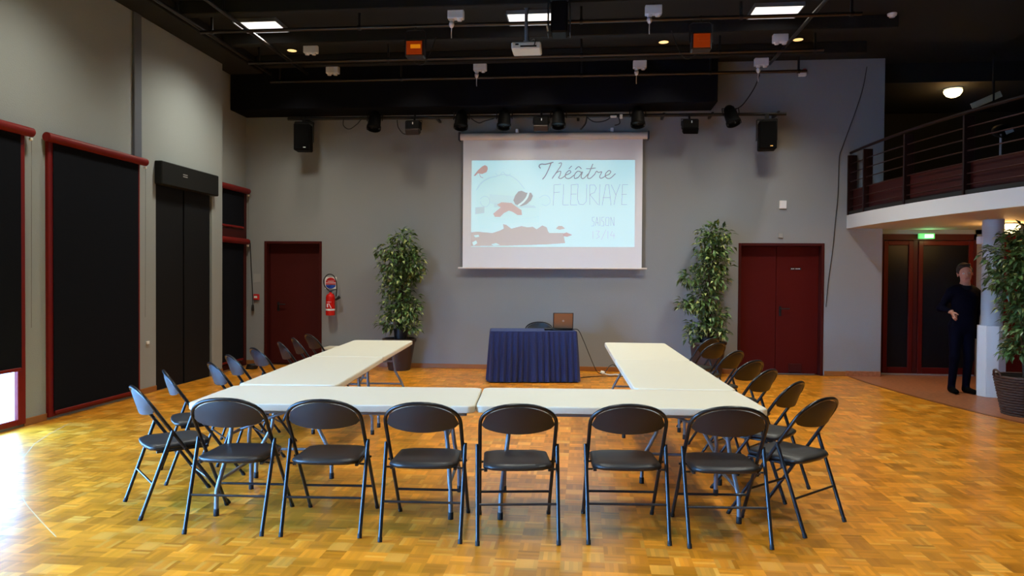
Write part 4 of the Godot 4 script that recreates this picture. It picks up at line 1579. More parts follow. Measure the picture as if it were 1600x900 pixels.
	part("adapter", b, M.cable_black, o)
	b = Mb.new()
	var pts := []
	for i in 40:
		var t := TAU * i / 13.0
		pts.append(Vector3(0.14 + 0.07 * cos(t) + 0.02 * sin(i * 1.3), 0.008 + i * 0.0008, 0.03 + 0.035 * sin(t)))
	b.tube(pts, 0.005, 6)
	part("lead", b, M.cable_black, o)
	# cord hanging from the table's right edge to the floor and along it
	o = thing("power_cord", "black cord dropping from the blue table to the floor sockets", "cord")
	b = Mb.new()
	var path := [Vector3(-0.26, 0.765, -10.66), Vector3(-0.12, 0.768, -10.75), Vector3(-0.055, 0.74, -10.79), Vector3(0.02, 0.58, -10.85), Vector3(0.1, 0.38, -10.95), Vector3(0.18, 0.18, -11.1), Vector3(0.24, 0.06, -11.25), Vector3(0.3, 0.03, -11.33)]
	b.tube(smooth_path(path, 4), 0.006, 6)
	part("lead", b, M.cable_black, o)
	b = Mb.new()
	b.tube(smooth_path([Vector3(-0.02, 0.007, -11.0), Vector3(0.2, 0.007, -11.15), Vector3(0.5, 0.007, -11.2), Vector3(0.8, 0.007, -11.25)], 4), 0.006, 6)
	part("lead", b, M.cable_black, o)
	b = Mb.new()
	b.tube(smooth_path([Vector3(0.36, 0.03, -11.38), Vector3(0.42, 0.12, -11.45), Vector3(0.5, 0.15, -11.5), Vector3(0.6, 0.07, -11.5), Vector3(0.78, 0.02, -11.5)], 4), 0.006, 6)
	part("lead", b, M.cable_black, o)
	o = thing("extension_lead", "white extension lead and plug lying on the parquet by the back wall", "extension lead", Vector3(0.32, 0, -11.36))
	b = Mb.new()
	b.lathe(Vector3(0, 0.035, 0), [Vector2(0.0, -0.03), Vector2(0.032, -0.028), Vector2(0.038, 0.0), Vector2(0.03, 0.035), Vector2(0.0, 0.04)], 14, Basis(Vector3.BACK, 1.2))
	part("plug", b, M.plug_white, o)
	b = Mb.new()
	b.tube(smooth_path([Vector3(0.03, 0.02, 0), Vector3(0.12, 0.012, 0.06), Vector3(0.22, 0.02, 0.03), Vector3(0.3, 0.012, 0.08), Vector3(0.5, 0.012, 0.06), Vector3(0.7, 0.012, 0.02)], 4), 0.011, 8)
	part("lead", b, M.plug_white, o)


func smooth_path(p: Array, n: int) -> Array:
	var out := []
	for i in p.size() - 1:
		for k in n:
			out.append((p[i] as Vector3).cubic_interpolate(p[i + 1], p[maxi(i - 1, 0)], p[mini(i + 2, p.size() - 1)], float(k) / n))
	out.append(p[p.size() - 1])
	return out


# ------------------------------------------------------------------ plants
func foliage(blobs: Array, count: int, pale: float, dark: float, leaf_len: float, seed_: int) -> Mb:
	var b := Mb.new()
	var r := RandomNumberGenerator.new()
	r.seed = seed_
	var total := 0.0
	for q in blobs:
		total += q[1].x * q[1].y
	for q in blobs:
		var m := int(count * q[1].x * q[1].y / total)
		for i in m:
			var dir := Vector3(r.randfn(), r.randfn(), r.randfn()).normalized()
			var rad := pow(r.randf(), 0.45)
			var p: Vector3 = q[0] + dir * q[1] * rad
			if p.z < q[2] + 0.08:
				p.z = q[2] + 0.08 + r.randf() * 0.05
			var out_ := (dir + Vector3(r.randfn(), r.randfn() * 0.5 - 0.55, r.randfn()) * 0.7).normalized()
			var side := out_.cross(Vector3(r.randfn() * 0.3, 1, r.randfn() * 0.3)).normalized()
			var up := side.cross(out_).normalized()
			var ll := leaf_len * r.randf_range(0.7, 1.2)
			var ww := ll * 0.2
			var c := Color(0.022, 0.05, 0.014).lerp(Color(0.11, 0.2, 0.045), r.randf()) * dark
			var edge := c.lerp(Color(0.56, 0.60, 0.20), r.randf_range(0.3, 1.0)) if r.randf() < pale else c * 1.15
			var a := p
			var t := p + out_ * ll - up * ll * 0.16
			var mid := p + out_ * ll * 0.45 + up * ll * 0.04
			var l := mid + side * ww + up * ww * 0.35
			var rr := mid - side * ww + up * ww * 0.35
			b.tint = c
			b.flat(a, rr, mid)
			b.tint = edge
			b.flat(mid, rr, t)
			b.flat(l, mid, t)
			b.tint = c
			b.flat(l, a, mid)
	return b


func plants() -> void:
	# left ficus
	var o := thing("potted_ficus", "tall leafy ficus in a large brown pot left of the screen", "plant", Vector3(-3.0, 0, -11.5))
	var b := Mb.new()
	b.lathe(Vector3.ZERO, [Vector2(0.0, 0.0), Vector2(0.17, 0.0), Vector2(0.18, 0.01), Vector2(0.255, 0.47), Vector2(0.275, 0.475), Vector2(0.28, 0.52), Vector2(0.255, 0.525), Vector2(0.245, 0.45), Vector2(0.0, 0.44)], 28)
	part("pot", b, M.pot_brown, o)
	b = Mb.new()
	b.lathe(Vector3(0.02, 0.44, 0), [Vector2(0.1, 0.0), Vector2(0.115, 0.24), Vector2(0.105, 0.245), Vector2(0.1, 0.2), Vector2(0.0, 0.19)], 20)
	part("inner_pot", b, M.pot_black, o)
	trunk(o, 0.6, 2.1, 0.02, 3)
	var fb := foliage([[Vector3(0.06, 2.18, 0.05), Vector3(0.19, 0.15, 0.2), -0.26], [Vector3(-0.04, 1.96, 0.03), Vector3(0.37, 0.17, 0.28), -0.28], [Vector3(-0.02, 1.74, 0.03), Vector3(0.36, 0.18, 0.28), -0.28], [Vector3(-0.02, 1.52, 0.03), Vector3(0.34, 0.15, 0.26), -0.28], [Vector3(-0.05, 1.32, 0.03), Vector3(0.28, 0.14, 0.24), -0.28], [Vector3(-0.02, 1.1, 0.03), Vector3(0.29, 0.15, 0.26), -0.28], [Vector3(-0.02, 0.92, 0.04), Vector3(0.32, 0.14, 0.26), -0.28], [Vector3(-0.1, 0.76, 0.05), Vector3(0.26, 0.1, 0.22), -0.26], [Vector3(0.2, 0.72, 0.03), Vector3(0.16, 0.13, 0.18), -0.26], [Vector3(0.22, 1.75, 0.03), Vector3(0.2, 0.32, 0.2), -0.26], [Vector3(0.2, 1.05, 0.03), Vector3(0.18, 0.25, 0.2), -0.26]], 2000, 0.32, 1.0, 0.115, 21)
	part("foliage", fb, M.leaf, o).set_meta("kind", "stuff")
	# right ficus
	o = thing("potted_ficus", "tall leafy ficus between the screen and the red double door", "plant", Vector3(1.96, 0, -11.46))
	b = Mb.new()
	b.lathe(Vector3.ZERO, [Vector2(0.0, 0.0), Vector2(0.2, 0.0), Vector2(0.21, 0.01), Vector2(0.27, 0.5), Vector2(0.29, 0.51), Vector2(0.29, 0.55), Vector2(0.26, 0.55), Vector2(0.25, 0.48), Vector2(0.0, 0.47)], 28)
	part("pot", b, M.pot_brown, o)
	b = Mb.new()
	b.lathe(Vector3(-0.02, 0.46, 0), [Vector2(0.11, 0.0), Vector2(0.125, 0.22), Vector2(0.115, 0.225), Vector2(0.11, 0.18), Vector2(0.0, 0.17)], 20)
	part("inner_pot", b, M.pot_black, o)
	trunk(o, 0.6, 2.1, 0.02, 5)
	fb = foliage([[Vector3(0.08, 2.25, 0.03), Vector3(0.27, 0.15, 0.22), -0.3], [Vector3(0.07, 2.02, 0.03), Vector3(0.29, 0.2, 0.26), -0.3], [Vector3(0.05, 1.78, 0.03), Vector3(0.30, 0.2, 0.28), -0.3], [Vector3(-0.28, 1.56, 0.05), Vector3(0.17, 0.14, 0.16), -0.3], [Vector3(0.02, 1.52, 0.03), Vector3(0.30, 0.18, 0.28), -0.3], [Vector3(-0.34, 1.14, 0.05), Vector3(0.14, 0.12, 0.14), -0.3], [Vector3(-0.08, 1.2, 0.03), Vector3(0.26, 0.2, 0.26), -0.3], [Vector3(0.1, 0.95, 0.03), Vector3(0.24, 0.16, 0.24), -0.3], [Vector3(-0.1, 0.8, 0.05), Vector3(0.24, 0.12, 0.22), -0.3], [Vector3(0.16, 0.72, 0.05), Vector3(0.16, 0.12, 0.2), -0.3], [Vector3(-0.22, 0.62, 0.06), Vector3(0.14, 0.1, 0.14), -0.3]], 1900, 0.3, 1.0, 0.118, 22)
	part("foliage", fb, M.leaf, o).set_meta("kind", "stuff")
	# ficus in a wicker basket on the right
	o = thing("potted_ficus", "dark ficus in a wicker basket at the right edge before the column", "plant", Vector3(5.07, 0.004, -8.72))
	b = Mb.new()
	var rings := 15
	for i in rings:   # woven rows
		var h := 0.012 + i * 0.0305
		var r := lerpf(0.215, 0.30, i / float(rings - 1))
		var pts := []
		for k in 48:
			var t := TAU * k / 48
			var rr := r + 0.008 * cos(t * 24 + (PI if i % 2 else 0.0))
			pts.append(Vector3(rr * cos(t), h, rr * sin(t)))
		b.tube(pts, 0.0165, 6, false, true)
	part("basket_weave", b, M.wicker, o)
	b = Mb.new()
	b.lathe(Vector3.ZERO, [Vector2(0.0, 0.004), Vector2(0.2, 0.004), Vector2(0.285, 0.43), Vector2(0.27, 0.43), Vector2(0.26, 0.40), Vector2(0.0, 0.40)], 24)
	part("liner", b, M.soil, o)
	for s in [-1.0, 1.0]:
		b = Mb.new()
		var pts := []
		for i in 9:
			var t := PI * i / 8
			pts.append(Vector3(s * (0.30 + 0.03 * sin(t)), 0.43 + 0.085 * sin(t), 0.075 * cos(t)))
		b.tube(pts, 0.013, 6)
		part("basket_handle", b, M.wicker, o)
	trunk(o, 0.4, 1.9, 0.028, 9)
	fb = foliage([[Vector3(0.02, 2.05, 0), Vector3(0.30, 0.14, 0.3), -9.0], [Vector3(-0.06, 1.82, 0), Vector3(0.40, 0.2, 0.38), -9.0], [Vector3(0.0, 1.55, 0), Vector3(0.44, 0.22, 0.42), -9.0], [Vector3(0.08, 1.28, 0), Vector3(0.36, 0.2, 0.38), -9.0], [Vector3(0.06, 1.02, 0), Vector3(0.32, 0.17, 0.34), -9.0], [Vector3(0.04, 0.8, 0), Vector3(0.28, 0.12, 0.3), -9.0], [Vector3(-0.13, 0.74, 0.05), Vector3(0.15, 0.08, 0.16), -9.0]], 2400, 0.1, 0.85, 0.115, 23)
	part("foliage", fb, M.leaf, o).set_meta("kind", "stuff")


func trunk(o: Node3D, low: float, high: float, rad: float, seed_: int) -> void:
	var r := RandomNumberGenerator.new()
	r.seed = seed_
	var b := Mb.new()
	for k in 3:
		var pts := []
		var rr := []
		var a := r.randf() * TAU
		for i in 8:
			var t := i / 7.0
			var w := 0.025 + 0.05 * t
			pts.append(Vector3(w * cos(a + t * 4.0), lerpf(low, high, t), w * sin(a + t * 4.0)))
			rr.append(lerpf(rad * (0.8 if k else 1.0), 0.006, t))
		b.tube(pts, rr, 7)
		for i in 9:
			var t := r.randf_range(0.15, 0.95)
			var p: Vector3 = pts[int(t * 7)]
			var d := Vector3(r.randfn(), 0.35, r.randfn()).normalized() * 0.2
			b.tube([p, p + d * 0.6 + Vector3(0, 0.03, 0), p + d], [0.006, 0.004, 0.002], 5)
	part("trunk", b, M.bark, o)


# ------------------------------------------------------------------ the person by the column
func nets(bones: Array, lo: Vector3, hi: Vector3, cell: float, k: float, b: Mb, paint: Callable) -> void:
	var nx := int((hi.x - lo.x) / cell) + 2
	var ny := int((hi.y - lo.y) / cell) + 2
	var nz := int((hi.z - lo.z) / cell) + 2
	var f := PackedFloat32Array()
	f.resize(nx * ny * nz)
	f.fill(1.0)
	for q in bones:   # [from, to, radius, radius, squash]
		var a: Vector3 = q[0]
		var c: Vector3 = q[1]
		var sq: Vector3 = q[4] if q.size() > 4 else Vector3.ONE
		var cut: bool = q.size() > 5
		var rm := maxf(q[2], q[3]) * maxf(1.0 / sq.x, maxf(1.0 / sq.y, 1.0 / sq.z)) + 0.06
		var l0 := (a.min(c) - Vector3.ONE * rm - lo) / cell
		var l1 := (a.max(c) + Vector3.ONE * rm - lo) / cell
		var d := c - a
		var dd := maxf((d * sq).length_squared(), 1e-9)
		for x in range(maxi(int(l0.x), 0), mini(int(l1.x) + 1, nx)):
			for y in range(maxi(int(l0.y), 0), mini(int(l1.y) + 1, ny)):
				for z in range(maxi(int(l0.z), 0), mini(int(l1.z) + 1, nz)):
					var p := lo + Vector3(x, y, z) * cell - a
					p *= sq
					var t := clampf(p.dot(d * sq) / dd, 0, 1)
					var s: float = (p - d * sq * t).length() - lerpf(q[2], q[3], t)
					var at := (x * ny + y) * nz + z
					var o := f[at]
					if cut:
						var h2 := clampf(0.5 + 0.5 * (-s - o) / -(k * 0.3), 0, 1)
						f[at] = lerpf(-s, o, h2) if false else maxf(o, -s)
					else:
						var h := maxf(k - absf(o - s), 0) / k
						f[at] = minf(o, s) - h * h * k * 0.25
	var idx := {}
	var vs := PackedVector3Array()
	var ns := PackedVector3Array()
	for x in nx - 1:
		for y in ny - 1:
			for z in nz - 1:
				var base := (x * ny + y) * nz + z
				var g := [f[base], f[base + ny * nz], f[base + nz], f[base + ny * nz + nz], f[base + 1], f[base + ny * nz + 1], f[base + nz + 1], f[base + ny * nz + nz + 1]]
				var neg := 0
				for e in g:
					if e < 0:
						neg += 1
				if neg == 0 or neg == 8:
					continue
				var sum := Vector3.ZERO
				var m := 0
				for e in [[0, 1], [2, 3], [4, 5], [6, 7], [0, 2], [1, 3], [4, 6], [5, 7], [0, 4], [1, 5], [2, 6], [3, 7]]:
					var g0: float = g[e[0]]
					var g1: float = g[e[1]]
					if (g0 < 0) != (g1 < 0):
						var t := g0 / (g0 - g1)
						var p0 := Vector3(e[0] & 1, (e[0] >> 1) & 1, (e[0] >> 2) & 1)
						var p1 := Vector3(e[1] & 1, (e[1] >> 1) & 1, (e[1] >> 2) & 1)
						sum += p0.lerp(p1, t)
						m += 1
				idx[base] = vs.size()
				vs.append(lo + (Vector3(x, y, z) + sum / m) * cell)
				ns.append(Vector3(g[1] + g[3] + g[5] + g[7] - g[0] - g[2] - g[4] - g[6], g[2] + g[3] + g[6] + g[7] - g[0] - g[1] - g[4] - g[5], g[4] + g[5] + g[6] + g[7] - g[0] - g[1] - g[2] - g[3]).normalized())
	var sx := ny * nz
	for x in range(1, nx - 1):
		for y in range(1, ny - 1):
			for z in range(1, nz - 1):
				var at := (x * ny + y) * nz + z
				var v0 := f[at] < 0
				for q in [[sx, nz, 1], [nz, 1, sx], [1, sx, nz]]:
					if v0 == (f[at + q[0]] < 0):
						continue
					var a = idx.get(at)
					var c = idx.get(at - q[1])
					var d = idx.get(at - q[1] - q[2])
					var e = idx.get(at - q[2])
					if a == null or c == null or d == null or e == null:
						continue
					var o := [a, c, d, e] if v0 else [a, e, d, c]
					for tr in [[0, 1, 2], [0, 2, 3]]:
						var i0: int = o[tr[0]]
						var i1: int = o[tr[1]]
						var i2: int = o[tr[2]]
						b.tint = paint.call((vs[i0] + vs[i1] + vs[i2]) / 3)
						b.tri(vs[i0], vs[i1], vs[i2], ns[i0], ns[i1], ns[i2])


func person() -> void:
	var o := thing("person", "person in black clothes standing beside the column with one hand at the hip", "person", Vector3(5.145, 0.004, -10.30))
	var skin := Color(0.50, 0.24, 0.16)
	var cloth := Color(0.0035, 0.0035, 0.004)
	var shoe := Color(0.003, 0.003, 0.003)
	var b := Mb.new()
	var hand_at := Vector3(-0.155, 1.10, 0.10)
	var paint := func(p: Vector3) -> Color:
		if p.y > 1.50 or p.y > 1.45 and Vector2(p.x - 0.04, p.z).length() < 0.068 or p.distance_to(hand_at + Vector3(0.0, -0.04, 0.02)) < 0.085 and p.x < -0.09:
			return skin
		return shoe if p.y < 0.09 else cloth
	var bones := [
		[Vector3(0.01, 0.93, 0), Vector3(0.03, 1.02, 0), 0.145, 0.135, Vector3(0.9, 1, 1.25)],
		[Vector3(0.03, 1.05, 0), Vector3(0.045, 1.30, 0.0), 0.128, 0.155, Vector3(0.88, 1, 1.3)],
		[Vector3(-0.10, 1.385, -0.01), Vector3(0.18, 1.365, -0.02), 0.075, 0.075, Vector3(1, 1, 1.1)],
		[Vector3(-0.045, 1.405, -0.015), Vector3(0.13, 1.395, -0.02), 0.08, 0.08],
		[Vector3(0.043, 1.41, -0.01), Vector3(0.038, 1.53, 0.01), 0.07, 0.056],
		[Vector3(-0.135, 1.375, -0.01), Vector3(-0.235, 1.15, -0.07), 0.060, 0.046],
		[Vector3(-0.235, 1.15, -0.07), Vector3(-0.165, 1.115, 0.07), 0.045, 0.033],
		[Vector3(0.205, 1.355, -0.03), Vector3(0.235, 1.10, -0.08), 0.058, 0.045],
		[Vector3(0.235, 1.10, -0.08), Vector3(0.205, 0.87, -0.02), 0.044, 0.032],
		[Vector3(0.205, 0.87, -0.02), Vector3(0.20, 0.76, 0.0), 0.032, 0.02, Vector3(1.3, 1, 0.8)],
		[Vector3(-0.065, 0.90, 0), Vector3(-0.085, 0.49, 0.02), 0.092, 0.062],
		[Vector3(-0.085, 0.49, 0.02), Vector3(-0.10, 0.10, -0.02), 0.060, 0.046],
		[Vector3(0.085, 0.90, 0), Vector3(0.095, 0.49, 0.02), 0.092, 0.062],
		[Vector3(0.095, 0.49, 0.02), Vector3(0.085, 0.10, -0.02), 0.060, 0.046],
		[Vector3(-0.10, 0.045, -0.03), Vector3(-0.125, 0.035, 0.16), 0.045, 0.034],
		[Vector3(0.085, 0.045, -0.03), Vector3(0.11, 0.035, 0.15), 0.045, 0.034],
	]
	nets(bones, Vector3(-0.38, -0.015, -0.26), Vector3(0.38, 1.56, 0.30), 0.013, 0.035, b, paint)
	# the hand at the hip: palm, four unequal bent fingers, thumb from the side of the palm
	var hb := [
		[hand_at + Vector3(-0.012, 0.018, -0.035), hand_at + Vector3(0.0, -0.03, 0.015), 0.026, 0.024, Vector3(1.35, 1, 1)],
		[hand_at + Vector3(0.0, -0.03, 0.03), hand_at + Vector3(0.012, -0.06, 0.045), 0.0095, 0.009], [hand_at + Vector3(0.012, -0.06, 0.045), hand_at + Vector3(0.03, -0.085, 0.04), 0.009, 0.0075],
		[hand_at + Vector3(0.0, -0.04, 0.016), hand_at + Vector3(0.008, -0.075, 0.028), 0.0095, 0.009], [hand_at + Vector3(0.008, -0.075, 0.028), hand_at + Vector3(0.026, -0.102, 0.024), 0.009, 0.0075],
		[hand_at + Vector3(0.0, -0.045, 0.0), hand_at + Vector3(0.006, -0.078, 0.008), 0.009, 0.0085], [hand_at + Vector3(0.006, -0.078, 0.008), hand_at + Vector3(0.024, -0.1, 0.005), 0.0085, 0.007],
		[hand_at + Vector3(0.0, -0.04, -0.016), hand_at + Vector3(0.006, -0.066, -0.012), 0.008, 0.0075], [hand_at + Vector3(0.006, -0.066, -0.012), hand_at + Vector3(0.02, -0.083, -0.013), 0.0075, 0.006],
		[hand_at + Vector3(0.0, 0.005, 0.01), hand_at + Vector3(0.015, -0.005, 0.048), 0.011, 0.0095], [hand_at + Vector3(0.015, -0.005, 0.048), hand_at + Vector3(0.035, -0.022, 0.062), 0.0095, 0.008]]
	nets(hb, hand_at - Vector3(0.08, 0.13, 0.09), hand_at + Vector3(0.09, 0.07, 0.10), 0.004, 0.008, b, func(_p): return skin)
	# head: tilted towards the viewer's left
	var hx := Transform3D((Basis(Vector3.BACK, 0.14) * Basis(Vector3.UP, -0.25)).scaled(Vector3(1.1, 1.06, 1.08)), Vector3(0.03, 1.632, 0.02))
	b.xf = hx
	var head := [
		[Vector3(0, 0.035, -0.015), Vector3(0, 0.03, 0.0), 0.083, 0.083, Vector3(1.12, 0.94, 0.92)],
		[Vector3(0, -0.055, 0.02), Vector3(0, -0.075, 0.045), 0.056, 0.036, Vector3(1.0, 1, 1)],
		[Vector3(0, -0.03, 0.02), Vector3(0, -0.06, 0.03), 0.062, 0.05],
		[Vector3(0, -0.05, -0.02), Vector3(-0.005, -0.14, -0.03), 0.052, 0.054],
		[Vector3(0, 0.012, 0.082), Vector3(0, -0.025, 0.1), 0.009, 0.013],
		[Vector3(-0.011, -0.03, 0.092), Vector3(0.011, -0.03, 0.092), 0.009, 0.009],
		[Vector3(-0.022, -0.058, 0.079), Vector3(0.022, -0.058, 0.079), 0.0075, 0.0075],
		[Vector3(-0.016, -0.067, 0.078), Vector3(0.016, -0.067, 0.078), 0.008, 0.008],
		[Vector3(-0.045, 0.028, 0.066), Vector3(0.045, 0.028, 0.066), 0.012, 0.012],
		[Vector3(-0.078, 0.012, -0.012), Vector3(-0.08, -0.024, -0.004), 0.016, 0.011, Vector3(1.6, 1, 1)],
		[Vector3(0.078, 0.012, -0.012), Vector3(0.08, -0.024, -0.004), 0.016, 0.011, Vector3(1.6, 1, 1)],
		[Vector3(-0.031, 0.006, 0.086), Vector3(-0.031, 0.006, 0.088), 0.013, 0.013, Vector3.ONE, true],
		[Vector3(0.031, 0.006, 0.086), Vector3(0.031, 0.006, 0.088), 0.013, 0.013, Vector3.ONE, true],
	]
	nets(head, Vector3(-0.12, -0.17, -0.14), Vector3(0.12, 0.15, 0.14), 0.0065, 0.016, b, func(p: Vector3) -> Color: return Color(0.42, 0.17, 0.125) if absf(p.y + 0.062) < 0.008 and absf(p.x) < 0.024 and p.z > 0.07 else skin)
	b.xf = Transform3D.IDENTITY
	part("body", b, M.body, o)
	b = Mb.new()
	b.xf = Transform3D(Basis(Vector3.RIGHT, 0.3), Vector3(0.042, 1.462, 0.0))
	b.lathe(Vector3.ZERO, [Vector2(0.105, -0.04), Vector2(0.094, -0.01), Vector2(0.08, 0.03), Vector2(0.073, 0.028), Vector2(0.078, -0.02)], 24)
	part("collar", b, M.pelmet_black, o)
	b = Mb.new()
	b.xf = hx
	var hair := [
		[Vector3(0, 0.05, -0.025), Vector3(0, 0.045, -0.01), 0.088, 0.087, Vector3(1.08, 0.96, 0.92)],
		[Vector3(-0.05, 0.105, 0.055), Vector3(0.045, 0.11, 0.055), 0.018, 0.018],
		[Vector3(-0.077, 0.04, 0.01), Vector3(-0.078, 0.015, 0.012), 0.012, 0.008],
		[Vector3(0.077, 0.04, 0.01), Vector3(0.078, 0.015, 0.012), 0.012, 0.008],
		[Vector3(0, -0.01, 0.11), Vector3(0, 0.01, 0.10), 0.088, 0.075, Vector3(0.75, 0.95, 1.0), true],
		[Vector3(0, -0.12, 0.02), Vector3(0, -0.13, 0.0), 0.085, 0.08, Vector3(0.6, 1.0, 0.7), true],
	]
	nets(hair, Vector3(-0.13, -0.1, -0.15), Vector3(0.13, 0.17, 0.13), 0.007, 0.02, b, func(_p): return Color.WHITE)
	for s in [-1.0, 1.0]:
		b.tube([Vector3(s * 0.015, 0.03, 0.083), Vector3(s * 0.032, 0.034, 0.081), Vector3(s * 0.047, 0.028, 0.074)], 0.0035, 6)
	part("hair", b, M.hair, o)
	b = Mb.new()
	b.xf = hx
	for s in [-1.0, 1.0]:
		b.ball(Vector3(s * 0.031, 0.006, 0.072), Vector3(0.0125, 0.0085, 0.0125), 10, 8)
	part("eye", b, M.eye_white, o)
	b = Mb.new()
	b.xf = hx
	for s in [-1.0, 1.0]:
		b.ball(Vector3(s * 0.031 - 0.002, 0.005, 0.0815), Vector3(0.005, 0.005, 0.0035), 8, 6)
	part("iris", b, M.hair, o)


# ------------------------------------------------------------------ lights and speakers on the bar at the back wall
func stage_bar() -> void:
	var z := -11.5
	var o := thing("lighting_bar", "long dark lighting bar fixed across the back wall above the screen", "pipe", Vector3(0, 4.13, z))
	var b := Mb.new()
	b.tube([Vector3(-4.91, 0.018, 0), Vector3(3.12, -0.022, 0)], 0.026, 10)
	part("tube", b, M.steel_black, o)
	for x in [-4.6, -2.4, -0.1, 1.25, 2.0, 3.0]:
		b = Mb.new()
		b.span(Vector3(x - 0.02, -0.02, -0.32), Vector3(x + 0.02, 0.02, 0.03), 0.004)
		part("wall_bracket", b, M.steel_black, o)
	for q in [[-4.625, 3.82, "black loudspeaker hanging at the left end of the lighting bar"], [2.825, 3.76, "black loudspeaker hanging at the right end of the lighting bar"]]:
		o = thing("loudspeaker", q[2], "loudspeaker", Vector3(q[0], q[1], z + 0.05), 0.12 if q[0] < 0 else -0.1, "loudspeakers on the lighting bar")
		b = Mb.new()
		b.box(Vector3.ZERO, Vector3(0.26, 0.44, 0.24), 0.015)
		part("cabinet", b, M.speaker_black, o)
		b = Mb.new()
		b.box(Vector3(0, 0, 0.122), Vector3(0.235, 0.41, 0.01), 0.003)
		part("grille", b, M.grille, o)
		b = Mb.new()
		b.box(Vector3(0.05, -0.175, 0.129), Vector3(0.04, 0.012, 0.004), 0.001)
		part("badge", b, M.label_white if q[0] < 0 else M.led_amber, o)
		b = Mb.new()
		b.box(Vector3(0, 0.265, -0.05), Vector3(0.3, 0.02, 0.05), 0.003)
		b.box(Vector3(-0.15, 0.1, -0.05), Vector3(0.014, 0.33, 0.05), 0.003)
		b.box(Vector3(0.15, 0.1, -0.05), Vector3(0.014, 0.33, 0.05), 0.003)
		b.box(Vector3(0, 0.31, -0.05), Vector3(0.06, 0.1, 0.05), 0.004)
		part("yoke", b, M.steel_black, o)
	var k := 0
	for q in [[-3.40, 0.0], [-1.97, 0.0], [-1.275, 0.0], [-0.41, 0.02], [0.835, 0.0], [2.26, 0.25]]:
		o = thing("spotlight", ["round black spotlight at the left of the lighting bar, beside a cable loop", "black spotlight above the screen's left end", "second black spotlight above the screen from its left end", "black spotlight above the middle of the screen", "black spotlight above the screen's right end", "tilted black spotlight near the right loudspeaker"][k], "stage light", Vector3(q[0], 4.13, z + 0.06), 0.0, "round spotlights on the lighting bar")
		k += 1
		b = Mb.new()
		var t := Basis(Vector3.BACK, q[1]) * Basis(Vector3.RIGHT, -0.35)
		var cc := Vector3(0.02 * q[1], -0.06, 0.05)
		b.lathe(cc, [Vector2(0.0, 0.17), Vector2(0.05, 0.165), Vector2(0.085, 0.12), Vector2(0.09, 0.06), Vector2(0.1, 0.05), Vector2(0.105, -0.1), Vector2(0.115, -0.105), Vector2(0.115, -0.15), Vector2(0.1, -0.15), Vector2(0.1, -0.1), Vector2(0.0, -0.09)], 20, t)
		part("can", b, M.speaker_black, o)
		b = Mb.new()
		b.lathe(cc, [Vector2(0.0, -0.115), Vector2(0.07, -0.11), Vector2(0.095, -0.1), Vector2(0.0, -0.095)], 16, t)
		part("lens", b, M.dark_glass, o)
		for s in [Vector3(-0.1, -0.16, 0.02), Vector3(0.1, -0.16, 0.02), Vector3(0, -0.175, 0.07)]:
			b = Mb.new()
			b.box(cc + t * s, Vector3(0.02, 0.03, 0.02), 0.004, t)
			part("gel_clip", b, M.steel_black, o)
		b = Mb.new()
		b.tube([cc + Vector3(-0.125, 0.0, 0), Vector3(-0.125, 0.06, 0.0), Vector3(-0.06, 0.07, -0.05), Vector3(0.06, 0.07, -0.05), Vector3(0.125, 0.06, 0.0), cc + Vector3(0.125, 0.0, 0)], 0.009, 6)
		b.tube([Vector3(0, 0.07, -0.05), Vector3(0, -0.02, -0.06)], 0.02, 8)
		part("yoke", b, M.steel_black, o)
	k = 0
	for q in [[-2.76, 3.97, -0.03], [-0.685, 4.0, 0.0], [1.645, 3.93, 0.03]]:
		o = thing("flood_light", ["brown box flood light on the bar left of the screen", "brown box flood light on the bar over the middle of the screen", "black box flood light on the bar right of the screen"][k], "stage light", Vector3(q[0], q[1], z + 0.08), q[2] * 3, "box flood lights on the lighting bar")
		b = Mb.new()
		b.box(Vector3(0, 0.02, 0), Vector3(0.24, 0.14, 0.15), 0.012)
		part("housing", b, M.speaker_black, o)
		b = Mb.new()
		b.box(Vector3(0, -0.075, 0.03), Vector3(0.235, 0.1, 0.1), 0.01, Basis(Vector3.RIGHT, 0.5))
		part("reflector", b, M.flood_brown if k < 2 else M.grille, o)
		b = Mb.new()
		b.tube([Vector3(-0.13, 0.0, -0.02), Vector3(-0.13, 0.11, -0.04), Vector3(0.13, 0.11, -0.04), Vector3(0.13, 0.0, -0.02)], 0.008, 6)
		b.tube([Vector3(0, 0.11, -0.04), Vector3(0, 0.2, -0.07)], 0.018, 8)
		part("yoke", b, M.steel_black, o)
		b = Mb.new()
		b.box(Vector3(0.01, 0.045, 0.077), Vector3(0.014, 0.035, 0.004), 0.001)
		part("label_plate", b, M.label_white, o)
		k += 1
	# looped leads
	k = 0
